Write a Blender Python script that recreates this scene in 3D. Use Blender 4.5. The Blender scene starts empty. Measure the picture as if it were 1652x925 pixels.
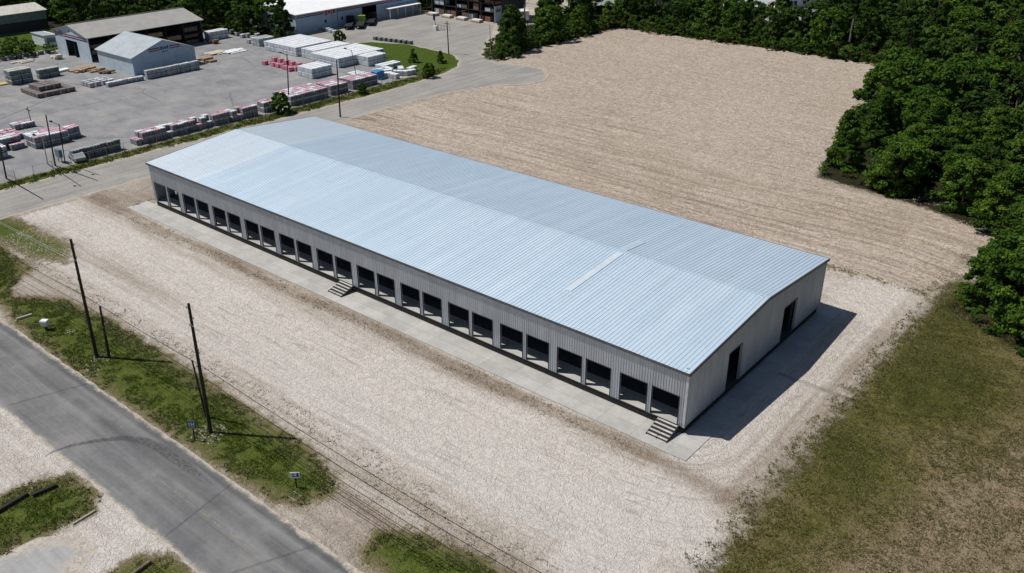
import bpy, math, random
import numpy as np
from mathutils import Matrix, Vector, Euler
random.seed(7); rng = np.random.default_rng(7)
SC = bpy.context.scene
COL = SC.collection
# ---------------------------------------------------------------- camera
# World frame: origin = near corner of the long building, X to the right along its front, Y towards its back wall.
CAM = Vector((31.95, -63.73, 51.09)); YAW, PITCH, ROLL, FPX = 0.6965, 0.46844, -0.0037, 1428.5
cd = bpy.data.cameras.new('camera'); cam = bpy.data.objects.new('camera', cd); COL.objects.link(cam)
cd.sensor_width = 36; cd.lens = FPX / 1652 * 36; cd.clip_end = 9000; cd.clip_start = 0.5
CR = Matrix.Rotation(YAW, 3, 'Z') @ Matrix.Rotation(math.pi/2 - PITCH, 3, 'X') @ Matrix.Rotation(ROLL, 3, 'Z')
cam.matrix_world = Matrix.Translation(CAM) @ CR.to_4x4()
SC.camera = cam
# ---------------------------------------------------------------- light
SUN = Vector((-0.856 * 0.515, -0.52 * 0.515, 0.857)).normalized()
w = bpy.data.worlds.new('World'); SC.world = w; w.use_nodes = True
nt = w.node_tree; sky = nt.nodes.new('ShaderNodeTexSky'); sky.sky_type = 'NISHITA'; sky.sun_disc = False
sky.sun_elevation = math.asin(SUN.z); sky.sun_rotation = math.atan2(SUN.x, SUN.y)
sky.air_density = 1.0; sky.dust_density = 0.6; sky.ozone_density = 1.5
nt.links.new(sky.outputs[0], nt.nodes['Background'].inputs[0]); nt.nodes['Background'].inputs[1].default_value = 0.052
sl = bpy.data.lights.new('sun', 'SUN'); so = bpy.data.objects.new('sun', sl); COL.objects.link(so)
sl.energy = 4.3; sl.angle = math.radians(0.55); sl.color = (1.0, 0.955, 0.89)
so.rotation_euler = SUN.to_track_quat('Z', 'Y').to_euler(); so.location = (0, 0, 120)
SC.view_settings.view_transform = 'Standard'; SC.view_settings.look = 'None'
SC.view_settings.exposure = 0.0; SC.view_settings.gamma = 1
SC.render.engine = 'CYCLES'; SC.cycles.max_bounces = 6; SC.cycles.diffuse_bounces = 3

def G(px, py, z=0.0):
    """point of the surveyed site (ground or height z) seen at a pixel of the 1652 px wide photograph"""
    d = CR @ Vector(((px - 826) / FPX, -(py - 462.5) / FPX, -1.0))
    t = (z - CAM.z) / d.z
    return (CAM.x + d.x * t, CAM.y + d.y * t)
def GP(*pts): return [G(*p) for p in pts]

# ---------------------------------------------------------------- node helpers
class NT:
    def __init__(s, name, rough=0.8, metal=0.0, spec=0.3):
        s.m = bpy.data.materials.new(name); s.m.use_nodes = True; s.t = s.m.node_tree
        s.b = s.t.nodes['Principled BSDF']; s.b.inputs['Roughness'].default_value = rough
        s.b.inputs['Metallic'].default_value = metal; s.b.inputs['Specular IOR Level'].default_value = spec
        s.out = s.t.nodes['Material Output']
    def n(s, kind, **kw):
        x = s.t.nodes.new('ShaderNode' + kind)
        for k, v in kw.items(): setattr(x, k, v)
        return x
    def L(s, a, b): s.t.links.new(a, b)
    def setin(s, sock, v):
        if hasattr(v, 'is_linked') or isinstance(v, bpy.types.NodeSocket): s.L(v, sock)
        else: sock.default_value = v
    def coord(s, kind='Object'):
        return s.n('TexCoord').outputs[kind]
    def geo(s): return s.n('NewGeometry').outputs['Position']
    def mp(s, vec, scale=(1,1,1), loc=(0,0,0), rot=(0,0,0)):
        x = s.n('Mapping'); s.L(vec, x.inputs[0]); x.inputs['Scale'].default_value = scale
        x.inputs['Location'].default_value = loc; x.inputs['Rotation'].default_value = rot; return x.outputs[0]
    def noise(s, vec, scale=1, detail=6, rough=0.6, dist=0.0):
        x = s.n('TexNoise'); s.L(vec, x.inputs['Vector']); x.inputs['Scale'].default_value = scale
        x.inputs['Detail'].default_value = detail; x.inputs['Roughness'].default_value = rough
        x.inputs['Distortion'].default_value = dist; return x.outputs[0]
    def vor(s, vec, scale=1, feature='F1', out='Distance', rnd=1.0):
        x = s.n('TexVoronoi', feature=feature); s.L(vec, x.inputs['Vector']); x.inputs['Scale'].default_value = scale
        x.inputs['Randomness'].default_value = rnd; return x.outputs[out]
    def mr(s, v, a, b, c=0.0, d=1.0, smooth=True):
        x = s.n('MapRange', interpolation_type='SMOOTHSTEP' if smooth else 'LINEAR'); s.setin(x.inputs[0], v)
        for i, q in enumerate((a, b, c, d)): x.inputs[i+1].default_value = q
        return x.outputs[0]
    def ma(s, op, a, b=0.0, c=0.0):
        x = s.n('Math', operation=op); s.setin(x.inputs[0], a); s.setin(x.inputs[1], b); s.setin(x.inputs[2], c); return x.outputs[0]
    def mix(s, f, a, b, mode='MIX'):
        x = s.n('Mix', data_type='RGBA', blend_type=mode); s.setin(x.inputs[0], f)
        for i, q in ((6, a), (7, b)):
            if isinstance(q, tuple): x.inputs[i].default_value = (*q, 1) if len(q) == 3 else q
            else: s.L(q, x.inputs[i])
        return x.outputs[2]
    def ramp(s, f, stops):
        x = s.n('ValToRGB'); s.L(f, x.inputs[0]); e = x.color_ramp.elements
        while len(e) < len(stops): e.new(0.5)
        for i, (p, c) in enumerate(stops):
            e[i].position = p; e[i].color = (*c, 1) if isinstance(c, tuple) else (c, c, c, 1)
        return x.outputs[0]
    def attr(s, name): 
        x = s.n('Attribute'); x.attribute_name = name; return x
    def sep(s, v): x = s.n('SeparateXYZ'); s.L(v, x.inputs[0]); return x.outputs
    def bump(s, h, strength=0.5, dist=0.05):
        x = s.n('Bump'); s.L(h, x.inputs['Height']); x.inputs['Strength'].default_value = strength
        x.inputs['Distance'].default_value = dist; s.L(x.outputs[0], s.b.inputs['Normal'])
    def base(s, c):
        if isinstance(c, tuple): s.b.inputs['Base Color'].default_value = (*c, 1)
        else: s.L(c, s.b.inputs['Base Color'])
        return s.m

MC = {}
def simple(name, col, rough=0.7, metal=0.0, var=0.18, scale=1.3, spec=0.3):
    """weathered plain surface: base colour broken up by two noises of dirt"""
    if name in MC: return MC[name]
    m = NT(name, rough, metal, spec); g = m.geo()
    a = m.noise(g, scale, 6, 0.65); b = m.noise(m.mp(g, (1, 1, 0.35)), scale * 6, 3, 0.6)
    f = m.ma('ADD', m.ma('MULTIPLY', a, 0.65), m.ma('MULTIPLY', b, 0.35))
    lo = tuple(c * (1 - var * 1.6) for c in col); hi = tuple(min(1, c * (1 + var)) for c in col)
    m.base(m.mix(m.mr(f, 0.3, 0.68), lo, hi)); MC[name] = m.m
    return m.m

def mat_ground():
    m = NT('ground_soil', 0.95, 0, 0.1); g = m.geo()
    n1 = m.noise(g, 0.06, 6, 0.6); n2 = m.noise(g, 0.7, 8, 0.68); n3 = m.noise(g, 2.6, 6, 0.75, 1.6); n4 = m.noise(g, 9, 3, 0.7, 0.5)
    st = m.noise(m.mp(g, (0.05, 1.1, 1)), 1.0, 7, 0.68)                       # wheel tracks run along the site
    st2 = m.noise(m.mp(g, (0.09, 3.4, 1), (5, 2, 0)), 1.0, 4, 0.6, 0.4)
    tone = m.attr('tone').outputs['Fac']; ring = m.attr('ring').outputs['Fac']; xyz = m.sep(g)
    cv = m.n('CombineXYZ'); m.L(m.ma('ADD', ring, m.ma('MULTIPLY', m.ma('SUBTRACT', m.noise(g, 0.05, 2), 0.5), 3.0)), cv.inputs[0]); m.L(m.ma('MULTIPLY', xyz[0], 0.035), cv.inputs[1]); m.L(m.ma('MULTIPLY', xyz[1], 0.035), cv.inputs[2]); cv = cv.outputs[0]
    ra = m.noise(cv, 0.45, 6, 0.66); rb = m.noise(cv, 1.15, 5, 0.62)              # grader and wheel passes wrap round the building
    rl = m.mr(m.ma('ABSOLUTE', m.ma('SUBTRACT', m.noise(cv, 0.8, 4, 0.5), 0.5)), 0.0, 0.022, 1.0, 0.0)
    rl = m.ma('MULTIPLY', rl, m.mr(m.noise(g, 0.09, 4), 0.42, 0.58)); rl = m.ma('MULTIPLY', rl, m.mr(n2, 0.3, 0.55))
    n5 = m.noise(g, 1.0, 5, 0.72, 2.2); n6 = m.noise(g, 1.9, 5, 0.75, 2.4)
    
    def curl(sc, seed, wd):
        q = m.noise(m.mp(g, (1, 1, 1), (seed, seed * 2, 0)), sc, 3, 0.55, 1.2); return m.mr(m.ma('ABSOLUTE', m.ma('SUBTRACT', q, 0.5)), 0.0, wd, 1.0, 0.0)
    cdk, clt, cdk2, clt2 = curl(0.85, 3, 0.04), curl(0.9, 11, 0.035), curl(1.9, 7, 0.05), curl(1.8, 19, 0.04)
    worm = m.mr(n6, 0.36, 0.48) ; wormf = m.mr(n5, 0.38, 0.52)                                              # clods and straw, dark in between
    ra2, rb2 = m.mr(ra, 0.33, 0.67, 0, 1, False), m.mr(rb, 0.33, 0.67, 0, 1, False)
    k = m.ma('ADD', m.ma('MULTIPLY', n2, 0.30), m.ma('MULTIPLY', ra2, 0.32)); k = m.ma('ADD', k, m.ma('MULTIPLY', rb2, 0.20)); k = m.ma('ADD', k, 0.11)
    k = m.ma('ADD', k, m.ma('MULTIPLY', m.ma('SUBTRACT', tone, 0.5), 0.85))
    grav = m.ramp(k, [(0.12, (0.25, 0.195, 0.145)), (0.38, (0.41, 0.35, 0.29)), (0.54, (0.535, 0.485, 0.43)), (0.74, (0.64, 0.60, 0.555))])
    grav = m.mix(m.ma('MULTIPLY', m.ma('SUBTRACT', 1.0, worm), m.mr(tone, 0.35, 0.9, 0.7, 0.16)), grav, (0.27, 0.225, 0.19))
    grav = m.mix(m.mr(n4, 0.60, 0.72, 0, 0.3), grav, (0.68, 0.655, 0.62))
    grav = m.mix(m.ma('MULTIPLY', cdk2, m.mr(tone, 0.3, 0.9, 0.40, 0.07)), grav, (0.25, 0.215, 0.18)); grav = m.mix(m.ma('MULTIPLY', clt2, 0.15), grav, (0.70, 0.675, 0.64))
    grav = m.mix(m.ma('MULTIPLY', rl, 0.5), grav, (0.25, 0.23, 0.185))
    # tilled field
    fk = m.ma('ADD', m.ma('MULTIPLY', n2, 0.2), m.ma('MULTIPLY', rb2, 0.62)); fk = m.ma('ADD', fk, 0.09)
    fur = m.attr('furrow').outputs['Fac']
    fk = m.ma('ADD', m.ma('MULTIPLY', fk, fur), m.ma('MULTIPLY', n2, m.ma('SUBTRACT', 1.0, fur)))
    field = m.ramp(fk, [(0.28, (0.30, 0.24, 0.18)), (0.45, (0.48, 0.40, 0.33)), (0.62, (0.59, 0.505, 0.42)), (0.8, (0.64, 0.565, 0.48))])
    field = m.mix(m.ma('MULTIPLY', m.ma('SUBTRACT', 1.0, wormf), 0.55), field, (0.22, 0.17, 0.13))
    field = m.mix(m.ma('MULTIPLY', m.ma('MULTIPLY', rl, fur), 0.75), field, (0.17, 0.13, 0.095)); big = m.noise(g, 0.035, 5, 0.6); field = m.mix(m.mr(big, 0.42, 0.62, 0, 0.35), field, (0.56, 0.49, 0.415))
    field = m.mix(m.ma('MULTIPLY', cdk, 0.62), field, (0.21, 0.165, 0.125)); field = m.mix(m.ma('MULTIPLY', clt, 0.6), field, (0.68, 0.595, 0.51))
    field = m.mix(m.mr(n5, 0.58, 0.68, 0, 0.4), field, (0.62, 0.535, 0.45)); field = m.mix(m.ma('MULTIPLY', m.ma('SUBTRACT', 1.0, worm), 0.4), field, (0.18, 0.14, 0.10))
    c = m.mix(m.mr(m.ma('ADD', m.attr('d_field').outputs['Fac'], m.ma('MULTIPLY', m.ma('SUBTRACT', n2, 0.5), 5)), -0.8, 0.8), grav, field)
    # vegetation
    def veg(att, col, w, amp):
        d = m.ma('ADD', m.attr(att).outputs['Fac'], m.ma('MULTIPLY', m.ma('SUBTRACT', n2, 0.5), amp))
        d = m.ma('ADD', d, m.ma('MULTIPLY', m.ma('SUBTRACT', n3, 0.5), amp * 0.6))
        return m.mr(d, -w, w), col
    gk = m.ma('ADD', m.ma('MULTIPLY', n2, 0.45), m.ma('MULTIPLY', n6, 0.55))
    green = m.ramp(gk, [(0.34, (0.018, 0.026, 0.004)), (0.44, (0.056, 0.082, 0.013)), (0.52, (0.095, 0.130, 0.022)), (0.60, (0.14, 0.125, 0.050)), (0.70, (0.27, 0.23, 0.14))])
    lawn = m.ramp(gk, [(0.3, (0.035, 0.06, 0.008)), (0.5, (0.065, 0.105, 0.013)), (0.72, (0.12, 0.15, 0.03))])
    dk = m.ma('ADD', m.ma('MULTIPLY', n1, 0.55), m.ma('MULTIPLY', gk, 0.45))
    dk = m.ma('ADD', dk, m.ma('MULTIPLY', m.attr('brown').outputs['Fac'], 0.16))
    dry = m.ramp(dk, [(0.33, (0.060, 0.066, 0.012)), (0.42, (0.125, 0.118, 0.034)), (0.50, (0.185, 0.150, 0.070)), (0.61, (0.29, 0.225, 0.15))])
    dry = m.mix(m.mr(n4, 0.60, 0.70, 0, 0.6), dry, (0.32, 0.28, 0.21))
    dry = m.mix(m.mr(n6, 0.52, 0.42, 0, 0.7), dry, (0.028, 0.030, 0.008))
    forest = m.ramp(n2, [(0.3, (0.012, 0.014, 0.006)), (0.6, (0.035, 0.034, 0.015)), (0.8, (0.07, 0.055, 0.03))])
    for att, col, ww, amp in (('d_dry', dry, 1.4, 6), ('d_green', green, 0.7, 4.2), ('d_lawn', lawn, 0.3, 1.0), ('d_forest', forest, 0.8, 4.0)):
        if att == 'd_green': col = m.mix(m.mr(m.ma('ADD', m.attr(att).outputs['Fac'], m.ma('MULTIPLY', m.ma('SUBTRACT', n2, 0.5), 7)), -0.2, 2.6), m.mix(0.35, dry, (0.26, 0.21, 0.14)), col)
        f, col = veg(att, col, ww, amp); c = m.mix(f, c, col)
    m.base(c)
    h = m.ma('ADD', m.ma('MULTIPLY', n3, 0.8), m.ma('MULTIPLY', n4, 0.25)); h = m.ma('ADD', h, m.ma('MULTIPLY', n2, 1.2))
    h = m.ma('ADD', h, m.ma('MULTIPLY', m.ma('MULTIPLY', rb, 1.6), fur))
    h = m.ma('ADD', h, m.ma('MULTIPLY', m.ma('SUBTRACT', clt, cdk), 0.35)); m.bump(h, 0.7, 0.3)
    return m.m

def mat_asphalt(name, lo, hi, sand=(0.5, 0.44, 0.37), sandw=1.2, bands=None, cracks=False, streak=(0.06, 1.4, 1)):
    m = NT(name, 0.9, 0, 0.2); g = m.geo()
    n1 = m.noise(g, 0.12, 6, 0.6); n2 = m.noise(g, 1.5, 6, 0.7); n3 = m.noise(g, 14, 3, 0.7); st = m.noise(m.mp(g, streak), 1, 5, 0.62)
    k = m.ma('ADD', m.ma('MULTIPLY', n1, 0.3), m.ma('MULTIPLY', st, 0.45)); k = m.ma('ADD', k, m.ma('MULTIPLY', n2, 0.25))
    c = m.mix(m.mr(k, 0.36, 0.64), lo, hi)
    if bands:                                                                  # worn lanes across the road (real polish and tar)
        y = m.sep(g)[1]; yy = m.ma('ADD', y, m.ma('MULTIPLY', m.ma('SUBTRACT', m.noise(g, 0.15, 3), 0.5), 0.5))
        f = m.ramp(m.mr(yy, bands[0], bands[1], 0, 1, False), bands[2])
        c = m.mix(1.0, c, f, 'MULTIPLY')
    if cracks:
        d = m.vor(m.mp(g, (1, 0.5, 1)), 0.055, 'DISTANCE_TO_EDGE'); dd = m.ma('ADD', d, m.ma('MULTIPLY', m.ma('SUBTRACT', n2, 0.5), 0.02))
        c = m.mix(m.mr(dd, 0.0, 0.010, 0.55, 0.0), c, tuple(x * 0.4 for x in lo))
        c = m.mix(m.mr(n1, 0.5, 0.66, 0, 0.5 if cracks is True else 0.25), c, (0.33, 0.31, 0.285)); oil = m.noise(m.mp(g, (1, 1, 1), (31, 7, 0)), 0.16, 5, 0.62); c = m.mix(m.mr(oil, 0.54, 0.68, 0, 0.45), c, tuple(x * 0.55 for x in lo))
    c = m.mix(m.mr(n3, 0.35, 0.7, 0.0, 0.25), c, tuple(min(1, x * 1.5) for x in hi))
    e = m.attr('edge').outputs['Fac']                                          # metres to the border of the sheet
    ee = m.ma('ADD', e, m.ma('MULTIPLY', m.ma('SUBTRACT', m.noise(g, 0.6, 8, 0.72), 0.5), sandw * 3.2))
    c = m.mix(m.mr(ee, 0.0, sandw, 1.0, 0.0), c, m.mix(m.mr(m.noise(g, 1.9, 5, 0.75, 2.4), 0.36, 0.6), tuple(x * 0.62 for x in sand), tuple(x * 1.08 for x in sand)))
    m.base(c); m.bump(m.ma('ADD', n2, n3), 0.25, 0.03)
    return m.m

def mat_roof():
    m = NT('roof_metal', 0.52, 0.6, 0.5); g = m.geo(); xyz = m.sep(g); x, y = xyz[0], xyz[1]
    pan = m.n('TexWhiteNoise', noise_dimensions='1D'); m.L(m.ma('FLOOR', m.ma('DIVIDE', x, 0.91)), pan.inputs['W'])
    n = m.noise(m.mp(g, (1, 0.15, 1)), 0.5, 6, 0.6); n2 = m.noise(g, 0.12, 4, 0.6)
    k = m.ma('ADD', m.ma('MULTIPLY', pan.outputs[0], 0.25), m.ma('MULTIPLY', n, 0.3)); k = m.ma('ADD', k, m.ma('MULTIPLY', n2, 0.3))
    c = m.mix(m.mr(k, 0.3, 0.7), (0.69, 0.835, 0.945), (0.76, 0.89, 0.99))
    newer = m.mr(x, -80.6, -80.4, 1.0, 0.0)
    c = m.mix(m.ma('MULTIPLY', newer, 0.5), c, (0.90, 0.95, 0.98))
    rib = m.ma('FRACT', m.ma('DIVIDE', m.ma('ADD', x, 200.0), 0.457))
    c = m.mix(m.mr(m.ma('ABSOLUTE', m.ma('SUBTRACT', rib, 0.14)), 0.05, 0.12, 0.2, 0), c, (0.42, 0.50, 0.57))   # grime beside each rib
    lap = m.ma('ABSOLUTE', m.ma('SUBTRACT', m.ma('FRACT', m.ma('DIVIDE', m.ma('ADD', y, 0.9), 5.65)), 0.5))
    c = m.mix(m.mr(lap, 0.494, 0.499, 0, 0.30), c, (0.36, 0.42, 0.48))
    scr = m.ma('ABSOLUTE', m.ma('SUBTRACT', m.ma('FRACT', m.ma('DIVIDE', y, 1.52)), 0.5)); c = m.mix(m.mr(scr, 0.475, 0.498, 0, 0.10), c, (0.36, 0.42, 0.48))
    dirt = m.noise(m.mp(g, (2.2, 0.10, 1)), 1, 5, 0.7); c = m.mix(m.mr(dirt, 0.56, 0.74, 0, 0.30), c, (0.45, 0.50, 0.54))
    m.base(c); m.L(m.mr(n, 0.2, 0.8, 0.50, 0.55), m.b.inputs['Roughness'])
    return m.m

def mat_wall():
    m = NT('wall_metal', 0.42, 0.45, 0.5); g = m.geo()
    n = m.noise(m.mp(g, (1, 1, 0.12)), 1.3, 6, 0.6); n2 = m.noise(g, 0.2, 3)
    c = m.mix(m.mr(m.ma('ADD', m.ma('MULTIPLY', n, 0.6), m.ma('MULTIPLY', n2, 0.4)), 0.35, 0.65), (0.35, 0.395, 0.45), (0.445, 0.49, 0.55))
    z = m.sep(g)[2]; dirt = m.mr(m.ma('ADD', z, m.ma('MULTIPLY', n, 0.9)), 1.1, 1.9, 0.25, 0.0)
    c = m.mix(dirt, c, (0.22, 0.20, 0.18))
    m.base(c); return m.m

def mat_concrete():
    m = NT('concrete_slab', 0.85, 0, 0.25); g = m.geo(); xyz = m.sep(g)
    def cell(v, p): return m.ma('FLOOR', m.ma('DIVIDE', v, p))
    wn = m.n('TexWhiteNoise', noise_dimensions='2D'); cb = m.n('CombineXYZ')
    m.L(cell(xyz[0], 3.9), cb.inputs[0]); m.L(cell(xyz[1], 1.75), cb.inputs[1]); m.L(cb.outputs[0], wn.inputs['Vector'])
    n = m.noise(g, 0.5, 7, 0.65); n2 = m.noise(g, 5, 4, 0.7)
    k = m.ma('ADD', m.ma('MULTIPLY', wn.outputs[0], 0.14), m.ma('MULTIPLY', n, 0.6)); k = m.ma('ADD', k, m.ma('MULTIPLY', n2, 0.3))
    c = m.mix(m.mr(k, 0.33, 0.72), (0.345, 0.34, 0.325), (0.49, 0.48, 0.46))
    for v, p in ((xyz[0], 3.9), (xyz[1], 1.75)):
        fr = m.ma('ABSOLUTE', m.ma('SUBTRACT', m.ma('FRACT', m.ma('DIVIDE', v, p)), 0.5))
        c = m.mix(m.mr(fr, 0.5 - 0.05 / p, 0.5, 0, 0.55), c, (0.20, 0.185, 0.165))
    m.base(c); m.bump(n2, 0.2, 0.02); return m.m

def mat_leaf(name, dark, mid, light, trans=0.25):
    m = NT(name, 0.8, 0, 0.12); a = m.attr('tint').outputs['Fac']; oi = m.n('ObjectInfo').outputs['Random']
    k = m.ma('ADD', m.ma('MULTIPLY', a, 0.78), m.ma('MULTIPLY', oi, 0.22))
    c = m.ramp(k, [(0.08, dark), (0.5, mid), (0.92, light)]); m.base(c)
    t = m.n('BsdfTranslucent'); m.L(c, t.inputs[0]); mx = m.n('MixShader'); mx.inputs[0].default_value = trans
    m.L(m.b.outputs[0], mx.inputs[1]); m.L(t.outputs[0], mx.inputs[2]); m.L(mx.outputs[0], m.out.inputs[0])
    return m.m

M_GROUND = mat_ground(); M_ROOF = mat_roof(); M_WALL = mat_wall(); M_CONC = mat_concrete()
M_ROAD = mat_asphalt('road_asphalt', (0.105, 0.108, 0.114), (0.19, 0.19, 0.19), (0.47, 0.42, 0.355), 0.55,
    (-39.8, -32.0, [(0.0, 1.25), (0.12, 1.0), (0.30, 1.08), (0.47, 1.0), (0.60, 1.12), (0.68, 0.72), (0.78, 0.95), (0.88, 1.2), (0.94, 0.62), (1.0, 0.8)]), cracks=0.35)
M_ACCESS = mat_asphalt('access_asphalt', (0.19, 0.185, 0.178), (0.33, 0.315, 0.295), (0.46, 0.40, 0.33), 1.2, streak=(1.1, 0.06, 1))
M_YARD = mat_asphalt('yard_asphalt', (0.18, 0.182, 0.19), (0.27, 0.27, 0.275), (0.27, 0.25, 0.22), 1.0, cracks=True, streak=(0.2, 0.4, 1))
M_DRIVE = mat_asphalt('drive_asphalt', (0.24, 0.245, 0.25), (0.36, 0.36, 0.36), (0.48, 0.43, 0.37), 2.4)
M_LEAF = mat_leaf('leaf_green', (0.016, 0.040, 0.005), (0.052, 0.112, 0.012), (0.14, 0.22, 0.026))
M_LEAFD = mat_leaf('leaf_dark', (0.013, 0.032, 0.006), (0.038, 0.080, 0.013), (0.10, 0.155, 0.025))
M_LEAFY = mat_leaf('leaf_fresh', (0.022, 0.052, 0.006), (0.070, 0.135, 0.015), (0.16, 0.24, 0.035))
M_GRASS = mat_leaf('grass_blade', (0.026, 0.048, 0.006), (0.068, 0.112, 0.014), (0.16, 0.17, 0.05), 0.15)
M_STRAW = mat_leaf('straw_blade', (0.042, 0.050, 0.009), (0.115, 0.115, 0.034), (0.30, 0.255, 0.15), 0.1)
BARK = simple('bark', (0.11, 0.085, 0.062), 0.95, scale=3); BARKP = simple('pale_bark', (0.22, 0.19, 0.16), 0.95, scale=3)
DARKWOOD = simple('creosote_wood', (0.035, 0.028, 0.022), 0.9, scale=3)
BLACK = simple('bitumen_black', (0.018, 0.019, 0.021), 0.7); STEEL = simple('dark_steel', (0.045, 0.048, 0.052), 0.5, 0.4)
GALV = simple('galvanised', (0.36, 0.37, 0.38), 0.5, 0.4); TREAD = simple('tread_grey', (0.48, 0.47, 0.45), 0.7)
WHITE = simple('white_paint', (0.72, 0.73, 0.74), 0.6); RED = simple('red_paint', (0.35, 0.03, 0.035), 0.5); NAVY = simple('navy_paint', (0.03, 0.04, 0.12), 0.5)
BLUEW = simple('pale_blue_sheet', (0.47, 0.55, 0.62), 0.6, scale=0.5, var=0.1); BLUES = simple('blue_sheet', (0.36, 0.47, 0.58), 0.6, scale=0.5, var=0.1)
TANROOF = simple('tan_roof_sheet', (0.36, 0.355, 0.33), 0.6, 0.1, scale=0.4, var=0.1); GREYROOF = simple('grey_roof_sheet', (0.36, 0.40, 0.43), 0.6, 0.1, scale=0.4, var=0.1)
WHITEROOF = simple('white_roof_sheet', (0.82, 0.83, 0.84), 0.6, 0.0, scale=0.3, var=0.06)
LUMBER = simple('lumber', (0.36, 0.25, 0.15), 0.85, scale=2, var=0.35); LUMBERD = simple('old_lumber', (0.16, 0.12, 0.085), 0.85, scale=2, var=0.35)
BLOCKG = simple('grey_block', (0.21, 0.235, 0.265), 0.8, scale=1.1, var=0.3); BLOCKW = simple('wrapped_block', (0.50, 0.55, 0.60), 0.6, scale=1.1, var=0.2)
WRAPW = simple('white_wrap', (0.80, 0.83, 0.86), 0.4, scale=0.6, var=0.08); WRAPP = simple('pink_wrap', (0.66, 0.42, 0.49), 0.45, scale=1.6, var=0.3)
PINKI = simple('pink_insulation', (0.62, 0.20, 0.28), 0.7, scale=1.0, var=0.25); BROWNB = simple('brown_block', (0.17, 0.14, 0.125), 0.85, scale=1.2, var=0.3)
YELLOW = simple('yellow_lumber', (0.55, 0.40, 0.14), 0.7, scale=1, var=0.2); BLUE = simple('blue_tarp', (0.05, 0.22, 0.45), 0.5); GLASS = simple('dark_glass', (0.02, 0.025, 0.03), 0.1, spec=0.5)
RUBBER = simple('tyre_rubber', (0.02, 0.02, 0.02), 0.9); BRICK = simple('red_brick', (0.22, 0.12, 0.09), 0.9); SHINGLE = simple('grey_shingle', (0.17, 0.175, 0.18), 0.9, scale=2)
STONE = simple('pale_rubble', (0.42, 0.38, 0.32), 0.9, scale=4, var=0.3); FADED = simple('faded_yellow_paint', (0.30, 0.26, 0.16), 0.8, scale=3, var=0.3)

# ---------------------------------------------------------------- mesh helpers
class MB:
    def __init__(s): s.v, s.f, s.mi = [], [], []
    def poly(s, pts, mi=0):
        n = len(s.v); s.v += [tuple(p) for p in pts]; s.f.append(tuple(range(n, n + len(pts)))); s.mi.append(mi); return s
    def box(s, x0, x1, y0, y1, z0, z1, mi=0, top=None):
        n = len(s.v); s.v += [(x, y, z) for z in (z0, z1) for x, y in ((x0, y0), (x1, y0), (x1, y1), (x0, y1))]
        F = [(3, 2, 1, 0), (4, 5, 6, 7), (0, 1, 5, 4), (1, 2, 6, 5), (2, 3, 7, 6), (3, 0, 4, 7)]
        for i, q in enumerate(F): s.f.append(tuple(n + a for a in q)); s.mi.append(top if (i == 1 and top is not None) else mi)
        return s
    def tube(s, a, b, r0, r1=None, n=8, mi=0):
        a, b = Vector(a), Vector(b); r1 = r0 if r1 is None else r1; d = (b - a).normalized()
        u = d.orthogonal().normalized(); v = d.cross(u); k = len(s.v)
        for p, r in ((a, r0), (b, r1)):
            for i in range(n):
                t = 2 * math.pi * i / n; s.v.append(tuple(p + u * (r * math.cos(t)) + v * (r * math.sin(t))))
        for i in range(n): s.f.append((k + i, k + (i + 1) % n, k + n + (i + 1) % n, k + n + i)); s.mi.append(mi)
        s.f.append(tuple(k + i for i in reversed(range(n)))); s.f.append(tuple(k + n + i for i in range(n))); s.mi += [mi, mi]
        return s
    def prism(s, outline, x0, x1, axis='x', mi=0):
        """outline (a, z) extruded along x (a=y) or y (a=x)"""
        P = (lambda e, a, z: (e, a, z)) if axis == 'x' else (lambda e, a, z: (a, e, z))
        n = len(outline); k = len(s.v)
        s.v += [P(x0, a, z) for a, z in outline] + [P(x1, a, z) for a, z in outline]
        s.f.append(tuple(k + i for i in range(n))); s.f.append(tuple(k + n + i for i in reversed(range(n)))); s.mi += [mi, mi]
        for i in range(n): s.f.append((k + i, k + n + i, k + n + (i + 1) % n, k + (i + 1) % n)); s.mi.append(mi)
        return s
    def build(s, name, mats, parent=None, loc=None):
        me = bpy.data.meshes.new(name); me.from_pydata(s.v, [], s.f); mats = mats if isinstance(mats, (list, tuple)) else [mats]
        for m in mats: me.materials.append(m)
        me.polygons.foreach_set('material_index', s.mi); me.update()
        o = bpy.data.objects.new(name, me); COL.objects.link(o)
        if parent: o.parent = parent
        if loc: o.location = loc
        return o
def np_mesh(name, V, F, mats, attrs=None, mi=None):
    """V (n,3), F (m,k) of equal sized faces"""
    me = bpy.data.meshes.new(name); n, k = F.shape
    me.vertices.add(len(V)); me.vertices.foreach_set('co', np.ascontiguousarray(V, dtype=np.float32).ravel())
    me.loops.add(n * k); me.loops.foreach_set('vertex_index', np.ascontiguousarray(F, dtype=np.int32).ravel())
    me.polygons.add(n); me.polygons.foreach_set('loop_start', np.arange(0, n * k, k, dtype=np.int32))
    if mi is not None: me.polygons.foreach_set('material_index', np.asarray(mi, dtype=np.int32))
    for m in (mats if isinstance(mats, (list, tuple)) else [mats]): me.materials.append(m)
    me.update(calc_edges=True)
    for a, (dom, val) in (attrs or {}).items():
        at = me.attributes.new(a, 'FLOAT', dom); at.data.foreach_set('value', np.ascontiguousarray(val, dtype=np.float32))
    return me
def link(name, me, parent=None, loc=(0, 0, 0), rz=0.0, sc=1.0):
    o = bpy.data.objects.new(name, me); COL.objects.link(o); o.location = loc; o.rotation_euler = (0, 0, rz)
    o.scale = (sc, sc, sc) if not isinstance(sc, tuple) else sc
    if parent: o.parent = parent
    return o
def tag(o, label=None, cat=None, group=None, kind=None):
    if label: o['label'] = label
    if cat: o['category'] = cat
    if group: o['group'] = group
    if kind: o['kind'] = kind
    return o
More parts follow.
